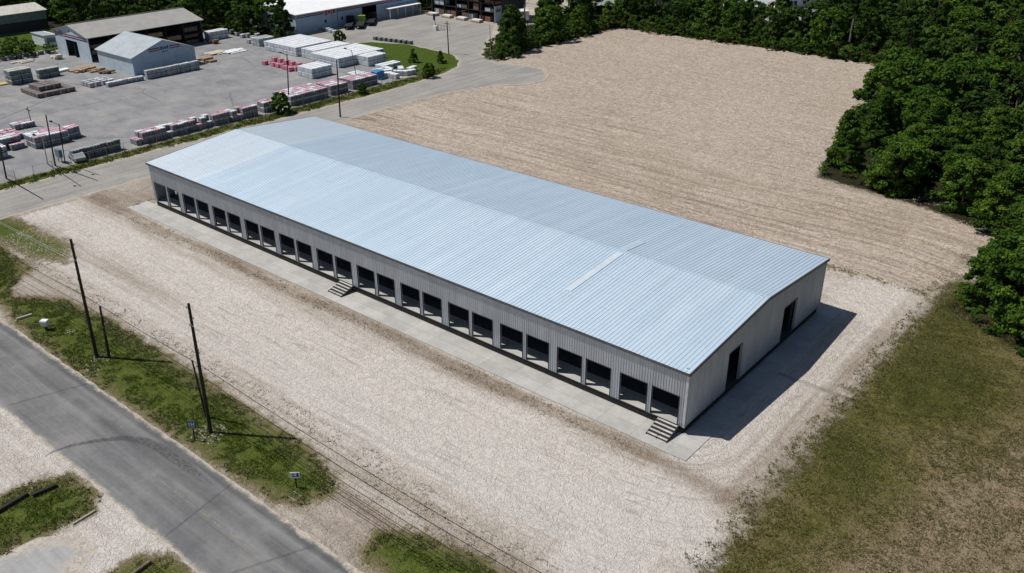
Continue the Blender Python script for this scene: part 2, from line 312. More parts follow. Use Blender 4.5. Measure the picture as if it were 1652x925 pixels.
def empty(name, loc, rz=0.0, label=None, cat=None, group=None):
    o = bpy.data.objects.new(name, None); COL.objects.link(o); o.location = loc; o.rotation_euler = (0, 0, rz); o.empty_display_size = 0.3
    return tag(o, label, cat, group)
KIDS = {}
def copy_tree(root, loc, rz=0.0, sc=1.0, label=None, group=None, parent=None):
    c = root.copy(); COL.objects.link(c); c.location = loc; c.rotation_euler = (0, 0, rz); c.scale = (sc, sc, sc)
    if label: c['label'] = label
    if group: c['group'] = group
    for ch in root.children:
        d = ch.copy(); COL.objects.link(d); d.parent = c
        for g in ch.children: e = g.copy(); COL.objects.link(e); e.parent = d
    return c

def sdist(P, poly):
    """signed distance (inside positive) of points P (n,2) to polygon"""
    poly = np.asarray(poly, float); n = len(poly); d = np.full(len(P), 1e9); ins = np.zeros(len(P), bool)
    for i in range(n):
        a, b = poly[i], poly[(i + 1) % n]; ab = b - a; t = np.clip(((P - a) @ ab) / (ab @ ab + 1e-9), 0, 1)
        d = np.minimum(d, np.hypot(*(P - a - t[:, None] * ab).T))
        c = ((a[1] > P[:, 1]) != (b[1] > P[:, 1]))
        x = (b[0] - a[0]) * (P[:, 1] - a[1]) / (b[1] - a[1] + 1e-12) + a[0]; ins ^= c & (P[:, 0] < x)
    return np.where(ins, d, -d)
def vnoise(P, scale, seed=0, oct=4):
    r = np.random.default_rng(seed); T = r.random((256, 256)); out = 0; amp = 1; tot = 0
    for o in range(oct):
        q = P / scale * 2 ** o + 37.7 * o; i = np.floor(q).astype(int); f = q - i; f = f * f * (3 - 2 * f)
        x0, y0 = i[:, 0] % 256, i[:, 1] % 256; x1, y1 = (x0 + 1) % 256, (y0 + 1) % 256
        v = (T[x0, y0] * (1 - f[:, 0]) + T[x1, y0] * f[:, 0]) * (1 - f[:, 1]) + (T[x0, y1] * (1 - f[:, 0]) + T[x1, y1] * f[:, 0]) * f[:, 1]
        out = out + v * amp; tot += amp; amp *= 0.5
    return out / tot
def ST(*pts): return [(-s, t) for s, t in pts]        # s runs left along the building front, t back from it

# ---------------------------------------------------------------- site plan (metres)
VERGE = ST((99, -22.6), (86, -22.8), (82, -27.6), (79, -27.8), (74, -24.6), (64, -23.4), (36, -24.0), (26, -24.3), (21, -25.2), (19.4, -27.2), (19.8, -29.6), (23, -31.0), (36, -31.4), (60, -31.6), (72, -31.2), (76, -30.2), (80, -30.0), (86, -31.3), (140, -31.4), (140, -22.6))
PATCH2 = ST((11.9, -30.4), (12.6, -27.5), (9.7, -25.7), (4.3, -24.7), (-6, -24.5), (-40, -24.5), (-40, -31.2), (5, -31.4))
LOTWEED = ST((150, -22), (99, -22), (90, -21.5), (84, -19), (90, -16), (104, -16.5), (120, -19))
ISL1 = GP((-60, 850), (0, 800), (50, 780), (110, 768), (155, 790), (150, 825), (80, 860), (0, 895), (-60, 925))
ISL2 = GP((165, 935), (215, 900), (280, 897), (315, 930), (300, 1000), (150, 1000))
DRY = ST((-9.7, 50), (-9.7, 30), (-9.9, 0), (-10.2, -24), (-10, -31), (-200, -31), (-200, 100), (-40, 90))
MEDIAN = ST((165.4, 98.2), (161.2, 106.0), (150.6, 110.2), (132.4, 108.5), (125.9, 104.4), (122.4, 100.1), (121.0, 92), (124.5, 84), (134, 87), (145.2, 91.5), (159.0, 96.5))
STRIP = ST((119.6, -80), (119.3, 9.6), (118.6, 37.5), (117.8, 72.8), (119.0, 90), (121.8, 98.5), (123.6, 98), (122.6, 80), (122.8, 60), (122.8, 40), (122.9, 0), (123.2, -80))
FIELD = ST((105, 36.5), (104.5, 80), (112, 104), (118, 109), (125, 172), (32, 172), (20, 120), (14, 80), (-16, 76), (-9.9, 46), (4, 44.6), (30, 43), (60, 40))
WOODR = ST((-11.2, 43), (-13, 52), (-12, 69), (1, 75), (19.5, 77.5), (28, 118), (36.5, 168), (119, 168), (119.8, 112), (126, 112), (140, 142), (146, 175), (200, 330), (-250, 330), (-250, 20), (-60, 25), (-26, 34))
TLGRASS = ST((222, -40), (222, 40), (220, 45), (222, 60), (252, 60), (252, -40))
WOODL = ST((224, 58), (218, 78), (213, 86), (181, 88), (183, 97), (214, 100), (214, 150), (182, 152), (180, 300), (420, 300), (420, -60), (272, -60), (272, 60), (240, 60))

# ---------------------------------------------------------------- ground: one sheet out to the horizon
def axis(lo, hi, step, far):
    c = np.arange(lo, hi + 1e-6, step); k = []; d = step; x = hi
    while x < far: d *= 1.35; x += d; k.append(x)
    k2 = []; d = step; x = lo
    while x > -far: d *= 1.35; x -= d; k2.append(x)
    return np.array(k2[::-1] + list(c) + k)
gx, gy = axis(-235, 45, 0.7, 6000), axis(-62, 240, 0.7, 6000)
X, Y = np.meshgrid(gx, gy, indexing='ij'); P = np.stack([X.ravel(), Y.ravel()], 1); nx, ny = X.shape
idx = np.arange(nx * ny).reshape(nx, ny); F = np.stack([idx[:-1, :-1], idx[1:, :-1], idx[1:, 1:], idx[:-1, 1:]], -1).reshape(-1, 4)
def clampd(d): return np.clip(d, -12, 12)
dg = np.max([sdist(P, q) for q in (VERGE, PATCH2, ISL1, ISL2, LOTWEED)], 0) + 0.5
# weedy lines: along the apron edge and behind the building
s_, t_ = -P[:, 0], P[:, 1]
def weedline(t0, s0, s1, wdt): return wdt - np.abs(t_ - t0) - np.maximum(0, np.maximum(s0 - s_, s_ - s1)) * 0.6
dstrip = sdist(P, STRIP); dl = np.maximum(sdist(P, MEDIAN), sdist(P, TLGRASS))
dry = np.max([sdist(P, DRY), weedline(44.8, -9, 6, 0.2) - 1.0, dstrip], 0)
dry = np.maximum(dry, 3.0 - np.hypot(s_ - 107, (t_ - 90) * 0.25) * 1.2 - 2.0)
dg = np.maximum(dg, dstrip + 0.5 + (vnoise(P, 9, 5) - 0.5) * 3)
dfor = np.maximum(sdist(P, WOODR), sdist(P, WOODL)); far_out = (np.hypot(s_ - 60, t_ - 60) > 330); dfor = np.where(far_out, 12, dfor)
tone = 0.47 + (vnoise(P, 14, 1) - 0.5) * 0.35
inlot = (t_ < 40) & (s_ < 106)
pale = np.exp(-((t_ + 12 + 1.5 * np.sin(s_ / 17)) / 5.5) ** 2) + 0.45 * np.exp(-((t_ + 19.5) / 2.0) ** 2)
pale = np.where(inlot & (t_ < 0), pale, 0.0); tone += 0.42 * pale * (0.6 + 0.8 * vnoise(P * [0.25, 1.5], 6, 2))
tone += np.where((t_ < 0) & inlot, -0.42 * np.exp(-((t_ + 5.0 - 0.4 * np.sin(s_ / 5)) / 1.3) ** 2) * (0.3 + 1.2 * vnoise(P * [0.5, 1], 5, 3)), 0)   # brown strip by the apron
tone += np.where((s_ < 0) & (s_ > -12), 0.16, 0); tone += np.where((s_ < -7) & (s_ > -12), -0.25, 0)
tone += np.where((t_ > 33) & (t_ < 45) & (s_ < 8), 0.1, 0)
tone += np.where(t_ < -21.8, -0.12, 0); tone += np.where(t_ < -38.5, 0.42, 0); tone += np.where((s_ > 95) & (s_ < 107), -0.15, 0)
brown = 0.15 + 1.5 * np.exp(-(((s_ + 30) / 13) ** 2 + ((t_ + 18) / 20) ** 2)) + 0.8 * np.exp(-(((s_ + 27) / 5) ** 2 + ((t_ - 8) / 9) ** 2)) - 0.9 * np.exp(-(((s_ + 14) / 7) ** 2))
ring = np.hypot(np.maximum(0, np.maximum(-s_, s_ - 300)), np.maximum(0, np.maximum(-t_, t_ - 32))) + np.where(t_ > 16, 50, 0)
fur = np.clip(0.25 + 0.75 * np.clip((95 - t_) / 40, 0, 1), 0, 1)
V = np.column_stack([P, (vnoise(P, 11, 8) - 0.5) * np.where((np.abs(t_) < 400) & (t_ > 46) & (s_ < 100), 0.25, 0.0) - 0.0])
gm = np_mesh('ground', V, F, M_GROUND, {
    'd_green': ('POINT', clampd(dg)), 'd_dry': ('POINT', clampd(dry)), 'd_lawn': ('POINT', clampd(dl)), 'd_forest': ('POINT', clampd(dfor)),
    'd_field': ('POINT', clampd(sdist(P, FIELD))), 'tone': ('POINT', tone), 'brown': ('POINT', brown), 'ring': ('POINT', ring), 'furrow': ('POINT', fur)})
tag(link('ground', gm), kind='structure')

def sheet(name, poly, z, mat, step=1.2, jit=0.25):
    """flat sheet with an uneven border; stores metres to the border for its dusty edge"""
    poly = np.asarray(poly, float); pts = []
    for i in range(len(poly)):
        a, b = poly[i], poly[(i + 1) % len(poly)]; n = max(1, int(np.hypot(*(b - a)) / step)); nrm = np.array([b[1] - a[1], a[0] - b[0]]); nrm /= np.hypot(*nrm) + 1e-9
        for k in range(n): q = a + (b - a) * k / n; pts.append(q + nrm * (random.random() - 0.5) * 2 * jit)
    import bmesh
    from mathutils.geometry import tessellate_polygon
    bm = bmesh.new(); vs = [bm.verts.new((p[0], p[1], z)) for p in pts]
    for tri in tessellate_polygon([[Vector((p[0], p[1], 0)) for p in pts]]): bm.faces.new([vs[i] for i in tri])
    bmesh.ops.recalc_face_normals(bm, faces=bm.faces[:])
    if sum(f.normal.z for f in bm.faces) < 0: bmesh.ops.reverse_faces(bm, faces=bm.faces[:])
    lo, hi = poly.min(0), poly.max(0); g = 3.0 if max(hi - lo) > 100 else 1.2
    for ax in (0, 1):
        c = lo[ax] + g
        while c < hi[ax]:
            co = [0, 0, 0]; co[ax] = c; no = [0, 0, 0]; no[ax] = 1
            bmesh.ops.bisect_plane(bm, geom=bm.verts[:] + bm.edges[:] + bm.faces[:], plane_co=co, plane_no=no); c += g
    me = bpy.data.meshes.new(name); bm.to_mesh(me); bm.free(); me.materials.append(mat)
    co = np.empty(len(me.vertices) * 3, np.float32); me.vertices.foreach_get('co', co); co = co.reshape(-1, 3)
    at = me.attributes.new('edge', 'FLOAT', 'POINT'); at.data.foreach_set('value', np.maximum(0, sdist(co[:, :2].astype(float), np.array(pts))).astype(np.float32))
    return tag(link(name, me), kind='structure')
sheet('road', ST((400, -31.7), (-300, -31.7), (-300, -39.9), (400, -39.9)), 0.012, M_ROAD, 1.0, 0.10)
access = ST((107.0, -120), (106.6, 0), (106.6, 40), (107.0, 70), *[(-q[0], q[1]) for q in GP((752, 146), (800, 138), (850, 137), (878, 131), (888, 121), (874, 111), (845, 105), (800, 102))], (126, 113), (140, 133), (149.6, 147), (154, 148.4), (182, 148.6), (184.5, 147.5), (184.5, 99.5), (166, 97.6), (161.8, 105.6), (151, 110), (132.5, 108.4), (126, 104), (121.8, 99.2), (119.3, 90), (118.0, 72.8), (118.8, 37), (119.7, 9.6), (120.5, -120))
sheet('access_road', access, 0.012, M_ACCESS, 1.5, 0.3)
sheet('yard_pavement', ST((123.0, -100), (123.0, 0), (122.8, 40), (122.8, 60), (122.9, 79.5), (134, 86.6), (145, 91.2), (166, 97.4), (166.5, 100), (188, 99.5), (183, 87.5), (213, 86), (219, 42), (222, 36), (222, -100)), 0.006, M_YARD, 2.5, 0.25)
sheet('driveway', GP((-120, 925), (0, 897), (60, 868), (120, 858), (158, 882), (130, 925), (60, 990), (-100, 1050)), 0.010, M_DRIVE, 1.0, 0.25)
# painted centre line, worn to dashes
cl = MB(); x = -34.0
while x < 60:
    ln = random.uniform(0.5, 2.2)
    for dy in (-0.10, 0.06):
        if random.random() < 0.75: cl.box(x, x + ln, -35.65 + dy, -35.61 + dy, 0.0155, 0.0165)
    x += ln + random.uniform(0.15, 0.9)
tag(cl.build('centre_line', FADED), kind='structure')
# curved tyre mark across the road
m = NT('tyre_mark_rubber', 0.85); g = m.geo(); e = m.attr('edge').outputs['Fac']; m.base((0.075, 0.075, 0.08))
tr = m.n('BsdfTransparent'); mx = m.n('MixShader'); m.L(m.ma('MULTIPLY', m.mr(e, 0, 1, 0, 1), m.mr(m.noise(g, 3, 5), 0.3, 0.7, 0.1, 0.6)), mx.inputs[0]); m.L(tr.outputs[0], mx.inputs[1]); m.L(m.b.outputs[0], mx.inputs[2]); m.L(mx.outputs[0], m.out.inputs[0])
arc = [G(*q) for q in ((62, 742), (88, 728), (120, 718), (160, 711), (200, 707), (235, 712), (262, 726), (300, 752), (350, 795))]
VV, FF, EE = [], [], []
for i, (px_, py_) in enumerate(arc):
    a = Vector(arc[max(0, i - 1)]); b = Vector(arc[min(len(arc) - 1, i + 1)]); d = (b - a).normalized(); nn = Vector((-d.y, d.x)); wd = (0.1, 0.2, 0.3, 0.4, 0.5, 0.65, 0.75, 0.7, 0.4)[i]
    for j, k in enumerate((-1, -0.4, 0.4, 1)): VV.append((px_ + nn.x * wd * k, py_ + nn.y * wd * k, 0.017)); EE.append((0, 1, 1, 0)[j] * (0 if i in (0, 8) else 1))
for i in range(len(arc) - 1):
    for j in range(3): FF.append((i * 4 + j, i * 4 + j + 1, i * 4 + 5 + j, i * 4 + 4 + j))
tag(link('tyre_mark', np_mesh('tyre_mark', np.array(VV), np.array(FF), m.m, {'edge': ('POINT', np.array(EE, float))})), kind='structure')
# concrete aprons
tag(MB().box(-96.5, 2.25, -3.5, 0.02, -0.1, 0.06).build('apron', M_CONC), kind='structure')
tag(MB().box(0.02, 2.25, 0.022, 33.6, -0.1, 0.058).build('side_apron', M_CONC), kind='structure')

# ---------------------------------------------------------------- the long building
W0, LEN, WID, HE, HR, HB = 0, 93.9, 32.0, 7.0, 8.36, 0.86
wh = empty('metal_warehouse', (0, 0, 0), 0, 'very long grey metal warehouse with blue-white roof and row of open bays', 'warehouse')
OP = []
for i in range(12): OP += [(0.78 + 7.8 * i, 3.74 + 7.8 * i), (4.33 + 7.8 * i, 7.40 + 7.8 * i)]
OP = [(a, min(b, 93.3)) for a, b in OP]; ZT = 4.0
def wall_with_holes(name, axis_, const, sgn, L0, L1, holes, topf, parent, zb=0.80, pitch=0.305):
    """corrugated sheet + liner. axis_ 'x' or 'y' runs along the wall; sgn = outward side; holes (a,b,ztop)"""
    mb = MB(); th = 0.14
    def P3(a, off, z): return (a, const + sgn * off, z) if axis_ == 'x' else (const + sgn * off, a, z)
    cuts = sorted(set([L0, L1] + [h[0] for h in holes] + [h[1] for h in holes] + ([(L0 + L1) / 2] if axis_ == 'y' else [])))
    for a, b in zip(cuts[:-1], cuts[1:]):
        mid = (a + b) / 2; hz = [h[2] for h in holes if h[0] <= mid <= h[1]]; z0 = hz[0] if hz else zb
        o = [(a, z0), (b, z0), (b, topf(b)), (a, topf(a))]
        k = len(mb.v); mb.v += [P3(q, -0.002, z) for q, z in o] + [P3(q, -th, z) for q, z in o]
        for fc in ((0, 1, 2, 3), (7, 6, 5, 4), (0, 4, 5, 1), (1, 5, 6, 2), (2, 6, 7, 3), (3, 7, 4, 0)): mb.f.append(tuple(k + i for i in fc)); mb.mi.append(0)
        x = a
        prof = []
        n = max(1, round((b - a) / pitch)); pp = (b - a) / n
        for i in range(n):
            for fx, off in ((0, 0.004), (0.55, 0.004), (0.66, 0.05), (0.86, 0.05), (0.97, 0.004)): prof.append((a + (i + fx) * pp, off))
        prof.append((b, 0.004))
        for (p, o1), (q, o2) in zip(prof[:-1], prof[1:]):
            mb.poly([P3(p, o1, z0), P3(q, o2, z0), P3(q, o2, topf(q) - 0.02), P3(p, o1, topf(p) - 0.02)])
    return mb.build(name, M_WALL, parent)
wall_with_holes('front_wall', 'x', 0.0, -1, -LEN, 0, [(-b, -a, ZT) for a, b in OP], lambda a: HE - 0.02, wh)
gab = lambda y: HE - 0.02 + (HR - HE) * (1 - abs(y - WID / 2) / (WID / 2))
wall_with_holes('end_wall', 'y', 0.0, 1, 0.0, WID, [(8.2, 10.95, 5.15), (21.0, 24.4, 4.95)], gab, wh)
wall_with_holes('end_wall', 'y', -LEN, -1, 0.0, WID, [(3.4, 8.2, 4.4), (21.0, 24.4, 4.9)], gab, wh)
wall_with_holes('back_wall', 'x', WID, 1, -LEN, 0, [(-LEN + 2 + 6 * k, -LEN + 5.5 + 6 * k, 4.0) for k in range(3)], lambda a: HE - 0.02, wh)
MB().box(-LEN + 0.15, -0.15, 0.12, WID - 0.15, -0.1, 0.80).build('plinth', BLACK, wh)
MB().box(-LEN, 0, 0.0, 2.2, 0.802, HB).build('floor', M_CONC, wh); MB().box(-LEN, 0, 2.203, WID, 0.802, HB - 0.004).build('floor', simple('painted_shade_floor', (0.055, 0.062, 0.075), 0.8), wh)  # inner slab: indoor shade painted into a dark colour; front strip stays pale concrete
for sgn, y0, y1, nm in ((1, -0.28, WID / 2, 0), (-1, WID + 0.28, WID / 2, 1)):
    mb = MB(); sl_ = (HR - HE) / (WID / 2); z0 = HE - 0.28 * sl_; x0, x1 = -LEN - 0.2, 0.2; n = round((x1 - x0) / 0.457); pp = (x1 - x0) / n
    for zz0, zz1 in ((0.0, 0.06),):
        o = [(y0, z0), (y1, HR), (y1, HR + 0.05), (y0, z0 + 0.05)]; mb.prism(o, x0, x1, 'x')
    prof = []
    for i in range(n):
        for fx, off in ((0, 0.054), (0.72, 0.054), (0.79, 0.098), (0.90, 0.098), (0.97, 0.054)): prof.append((x0 + (i + fx) * pp, off))
    prof.append((x1, 0.054))
    for (p, a), (q, b) in zip(prof[:-1], prof[1:]):
        mb.poly([(p, y0, z0 + a), (q, y0, z0 + b), (q, y1, HR + b), (p, y1, HR + a)])
    r = mb.build('roof', M_ROOF, wh)
    if nm == 0:
        MB().prism([(WID / 2 - 0.10, HR + 0.10), (WID / 2, HR + 0.112), (WID / 2 + 0.10, HR + 0.10), (WID / 2, HR + 0.12)], x0 - 0.02, x1 + 0.02).build('ridge_cap', M_ROOF, r)
    MB().box(x0, x1, y0 - 0.06 * sgn, y0 - 0.003 * sgn, z0 - 0.22, z0 + 0.075).build('eave_trim', simple('trim_grey', (0.10, 0.105, 0.115), 0.5, 0.3), r)
def rz_(y): return HE - 0.28 * sl_ + (HR - HE + 0.28 * sl_) * (1 - abs(y - WID / 2) / (WID / 2 + 0.28))
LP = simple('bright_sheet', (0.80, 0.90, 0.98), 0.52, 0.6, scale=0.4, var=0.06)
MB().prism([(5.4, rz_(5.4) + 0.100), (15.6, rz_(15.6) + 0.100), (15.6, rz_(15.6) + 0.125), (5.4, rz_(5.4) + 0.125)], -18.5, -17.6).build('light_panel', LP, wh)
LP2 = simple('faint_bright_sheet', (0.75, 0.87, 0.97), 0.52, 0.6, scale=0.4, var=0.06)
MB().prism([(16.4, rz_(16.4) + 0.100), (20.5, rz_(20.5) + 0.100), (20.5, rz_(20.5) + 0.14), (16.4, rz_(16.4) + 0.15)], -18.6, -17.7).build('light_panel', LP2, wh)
for xx, sg in ((0.2, 1), (-LEN - 0.2, -1)):                           # rake trim
    for ya, yb in ((-0.28, WID / 2), (WID + 0.28, WID / 2)):
        a, b = rz_(ya), rz_(yb); x2 = xx + 0.06 * sg; xa, xb = min(xx + 0.002 * sg, x2), max(xx + 0.002 * sg, x2)
        MB().prism([(ya, a - 0.24), (yb, b - 0.24), (yb, b + 0.09), (ya, a + 0.09)], xa, xb).build('rake_trim', MC['trim_grey'], wh)
for x, y in ((0, 0), (0, WID), (-LEN, 0), (-LEN, WID)):
    sx = 1 if x == 0 else -1; sy = -1 if y == 0 else 1
    mb = MB(); mb.box(min(x + sx * 0.055, x - sx * 0.2), max(x + sx * 0.055, x - sx * 0.2), min(y + sy * 0.053, y + sy * 0.075), max(y + sy * 0.053, y + sy * 0.075), 0.80, HE - 0.3)
    mb.box(min(x + sx * 0.057, x + sx * 0.08), max(x + sx * 0.057, x + sx * 0.08), min(y + sy * 0.075, y - sy * 0.2), max(y + sy * 0.075, y - sy * 0.2), 0.80, HE - 0.3)
    mb.build('corner_trim', simple('trim_pale', (0.52, 0.54, 0.57), 0.45, 0.3), wh)
tj = MB(); tj.box(-0.055, 0, -0.03, 0.06, HB, ZT).box(3.0, 3.055, -0.03, 0.06, HB, ZT).box(-0.055, 3.055, -0.032, 0.06, ZT, ZT + 0.06)
tme = None
for a, b in OP:
    if tme is None: o = tj.build('opening_frame', STEEL, wh); tme = o.data
    else: o = bpy.data.objects.new('opening_frame', tme); COL.objects.link(o); o.parent = wh
    o.location = (-b + 0.0, -0.03, 0); o.scale = ((b - a) / 3.0, 1, 1)
for a, b, zt in ((8.2, 10.95, 5.15), (21.0, 24.4, 4.95)):
    MB().box(0.052, 0.075, a - 0.08, a, HB, zt).box(0.052, 0.075, b, b + 0.08, HB, zt).box(0.052, 0.077, a - 0.08, b + 0.08, zt, zt + 0.09).build('door_frame', STEEL, wh)
cm = MB().box(-0.12, 0.12, -0.12, 0.12, HB, 7.1).build('column', STEEL, wh, (-7.95, 8, 0)); first = True
for i in range(12):
    for y in (0.45, 8.0, 16.0, 24.0, WID - 0.45):
        if first: first = False; cm.location = (-0.35, y, 0); continue
        o = bpy.data.objects.new('column', cm.data); COL.objects.link(o); o.parent = wh; o.location = (-7.95 + 7.8 * -(i - 1) if i else -0.35, y, 0); o.scale = (1, 1, 0.94 if y < 1 or y > 31 else 1)
rf = MB(); rf.prism([(0.3, 6.4), (WID / 2, 7.75), (WID - 0.3, 6.4), (WID - 0.3, 6.7), (WID / 2, 8.05), (0.3, 6.7)], -0.08, 0.08)
rf = rf.build('rafter', STEEL, wh, (-0.35, 0, 0))
for i in range(12):
    o = bpy.data.objects.new('rafter', rf.data); COL.objects.link(o); o.parent = wh; o.location = (-7.95 - 7.8 * i + (0.3 if i == 11 else 0), 0, 0)
def steps(x0, x1, label):
    st = empty('metal_steps', ((x0 + x1) / 2, 0, 0.06), 0, label, 'steps', 'metal steps up to the open bays'); w2 = (x1 - x0) / 2
    for k in range(5):
        yy = -2.15 + k * 0.43; zz = 0.17 + k * 0.155
        MB().box(-w2, w2, yy, yy + 0.24, zz - 0.035, zz).build('tread', TREAD, st)
    for sx in (-w2 - 0.03, w2 + 0.03, 0):
        MB().prism([(-2.28, 0.0), (-2.1, 0.0), (-0.05, 0.74), (-0.05, 0.62 + 0.0), (-1.2, 0.20), (-1.9, 0.0), (-2.25, 0.12), (-0.12, 0.84)][:2] + [(-0.06, 0.60), (-0.06, 0.76), (-2.28, 0.12)], sx - 0.028, sx + 0.028).build('stringer', STEEL, st)
    MB().prism([(-2.2, 0.02), (-2.14, 0.02), (-0.1, 0.70), (-0.1, 0.76)], -w2, w2).build('riser_panel', BLACK, st)
    for sx in (-w2, w2):
        MB().box(sx - 0.03, sx + 0.03, -0.28, -0.20, 0, 0.66).build('leg', STEEL, st)
        MB().tube((sx, -0.24, 0.6), (sx, -1.5, 0.02), 0.025).build('brace', STEEL, st)
        MB().box(sx - 0.03, sx + 0.03, -1.25, -1.18, 0, 0.3).build('leg', STEEL, st)
steps(-2.75, -0.55, 'black steel steps with pale treads at the near corner of the long warehouse')
steps(-49.75, -47.35, 'black steel steps with pale treads halfway along the front of the warehouse')

# ---------------------------------------------------------------- trees
def leaf_cloud(C, R, n, size, rg, up=0.5, flat=0.75, ctint=None):
    """n leaves round each clump centre C; returns V, tint"""
    k = len(C); ci = np.repeat(np.arange(k), n); d = rg.normal(size=(k * n, 3)); d /= np.linalg.norm(d, axis=1)[:, None]
    rr = R[ci] * rg.random(k * n) ** 0.45; pos = C[ci] + d * rr[:, None] * [1, 1, flat]
    nrm = d * 0.7 + rg.normal(size=d.shape) * 0.45 + [0, 0, up]; nrm /= np.linalg.norm(nrm, axis=1)[:, None]
    a = np.cross(nrm, rg.normal(size=d.shape)); a /= np.linalg.norm(a, axis=1)[:, None]; b = np.cross(nrm, a)
    s = size * rg.uniform(0.6, 1.35, k * n)[:, None]
    V = np.stack([pos - a * s, pos - b * s * 0.5 + a * s * 0.1, pos + a * s - nrm * s * 0.2, pos + b * s * 0.5 + a * s * 0.1], 1).reshape(-1, 3)
    t = (ctint[ci] if ctint is not None else 0.5) + rg.normal(size=k * n) * 0.13 
    return V, np.clip(t, 0, 1)
def make_tree(name, seed, H, R, nc, nl, ls, leaf, bark, kind='broad', low=0.12):
    rg = np.random.default_rng(seed); C, CRr = [], []
    lobes = [(rg.uniform(0, 6.28), rg.uniform(0.25, 0.55)) for _ in range(4)]
    for i in range(nc):
        t = rg.random()
        if kind == 'pine': z = H * (0.55 + 0.45 * t); r = R * (1 - 0.75 * abs(t - 0.35) / 0.65) * rg.uniform(0.2, 1.0)
        elif kind == 'cone': z = H * (low + (1 - low) * t); r = R * (1.02 - t) ** 0.75 * rg.uniform(0.6, 1.05)
        else:
            z = H * (low + (0.97 - low) * t); q = (t - 0.42) / 0.6; env = math.sqrt(max(0.03, 1 - q * q)); r = R * env * rg.uniform(0.45, 1.05) ** 0.6
        a = rg.uniform(0, 6.28); r *= 1 + sum(s_ * 0.35 * math.cos(a - p) * math.sin(3 * t + p) for p, s_ in lobes)
        C.append((r * math.cos(a), r * math.sin(a), z)); CRr.append(R * rg.uniform(0.13, 0.30))
    C, CRr = np.array(C), np.array(CRr); ct = np.clip(rg.normal(0.45, 0.17, nc), 0.05, 0.95)
    V, t = leaf_cloud(C, CRr, nl, ls, rg, 0.55, 0.6, ct); Fq = np.arange(len(V)).reshape(-1, 4)
    cme = np_mesh('crown', V, Fq, leaf, {'tint': ('FACE', t)})
    tb = MB(); hx = H * (0.85 if kind != 'broad' else 0.7); p = Vector((0, 0, -0.2)); r0 = H * 0.017 + 0.06
    for i in range(5):
        q = Vector((rg.normal() * 0.12, rg.normal() * 0.12, hx * (i + 1) / 5)); tb.tube(p, q, r0 * (1 - i * 0.17), r0 * (1 - (i + 1) * 0.17), 7); p = q
    for i in rg.choice(nc, min(nc, 12), replace=False):
        z = min(hx * 0.95, C[i][2] * 0.75); tb.tube((0, 0, z), C[i] * [0.9, 0.9, 1], 0.07, 0.02, 5)
    root = empty(name, (0, 0, -500)); link('crown', cme, root); tb.build('trunk', bark, root)
    return root
PROT = {
 'near': [make_tree('tree', 11 + i, H, R, 150, 95, 0.225, lf, BARK, k, 0.03) for i, (H, R, k, lf) in enumerate(((9.5, 3.7, 'broad', M_LEAF), (8.2, 3.5, 'broad', M_LEAFY), (10.5, 3.4, 'cone', M_LEAF), (11, 4.0, 'broad', M_LEAF), (7.2, 3.1, 'broad', M_LEAFD)))],
 'far': [make_tree('tree', 31 + i, H, R, 70, 60, 0.42, lf, BARK, k, 0.1) for i, (H, R, k, lf) in enumerate(((11, 4.6, 'broad', M_LEAF), (12.5, 4.4, 'cone', M_LEAFD), (10, 4.3, 'broad', M_LEAFD), (9, 4.0, 'broad', M_LEAFY)))],
 'pine': [make_tree('pine_tree', 51 + i, H, R, 46, 70, 0.30, M_LEAFD, BARKP, 'pine') for i, (H, R) in enumerate(((15, 2.6), (17.5, 3.0), (13.5, 2.4)))],
 'bush': [make_tree('bush', 61 + i, H, R, 34, 50, 0.20, lf, BARK, 'broad', 0.02) for i, (H, R, lf) in enumerate(((3.2, 1.9, M_LEAFY), (2.4, 1.8, M_LEAF), (4.2, 2.2, M_LEAFY)))],
 'young': [make_tree('young_tree', 71, 3.6, 1.35, 60, 90, 0.17, M_LEAFY, BARK, 'cone', 0.06), make_tree('young_tree', 72, 4.2, 1.8, 80, 100, 0.17, M_LEAFY, BARK, 'broad', 0.05)],
}
USED = set()
def plant(kind, i, x, y, sc, label, cat, group=None, rz=None):
    pr = PROT[kind][i % len(PROT[kind])]; rz = random.uniform(0, 6.28) if rz is None else rz
    if pr.name not in USED: USED.add(pr.name); o = pr; o.location = (x, y, 0); o.rotation_euler = (0, 0, rz); o.scale = (sc, sc, sc)
    else: o = copy_tree(pr, (x, y, 0), rz, sc)
    o['label'] = label; o['category'] = cat
    if group: o['group'] = group
    elif 'group' in o: del o['group']
    return o
def scatter(poly, spacing, n_try, margin=0.0, seed=1, keep=None):
    rg = np.random.default_rng(seed); poly = np.array(poly); lo, hi = poly.min(0), poly.max(0); lo = np.maximum(lo, [-330, -20]); hi = np.minimum(hi, [110, 290])
    cand = rg.uniform(lo, hi, (n_try, 2)); cand = cand[sdist(cand, poly) > margin]; out = []
    for c in cand:
        v = CR.transposed() @ (Vector((c[0], c[1], 5)) - CAM); 
        if v.z > -1: continue
        px, py = 826 + FPX * v.x / -v.z, 462.5 - FPX * v.y / -v.z
        if px < -140 or px > 1800 or py < -130 or py > 1050: continue
        if keep is not None and not keep(c): continue
        d = math.hypot(c[0] - CAM.x, c[1] - CAM.y); sp = spacing(d) if callable(spacing) else spacing
        if all((c[0] - o[0]) ** 2 + (c[1] - o[1]) ** 2 > (0.5 * (sp + o[2])) ** 2 for o in out): out.append((c[0], c[1], sp, d))
    return out
CLEAR = [GP((905, 25), (1010, 30), (1030, -25), (900, -25)), GP((1195, 47), (1330, 47), (1345, -25), (1230, -30), (1185, 10))]
def keepR(c): return all(sdist(np.array([c]), np.array(q))[0] < 0 for q in CLEAR)
trees = scatter(WOODR, lambda d: 4.4 if d < 175 else (5.6 if d < 230 else 7.6), 9000, 2.6, 3, keepR)
trees.sort(key=lambda q: q[3])
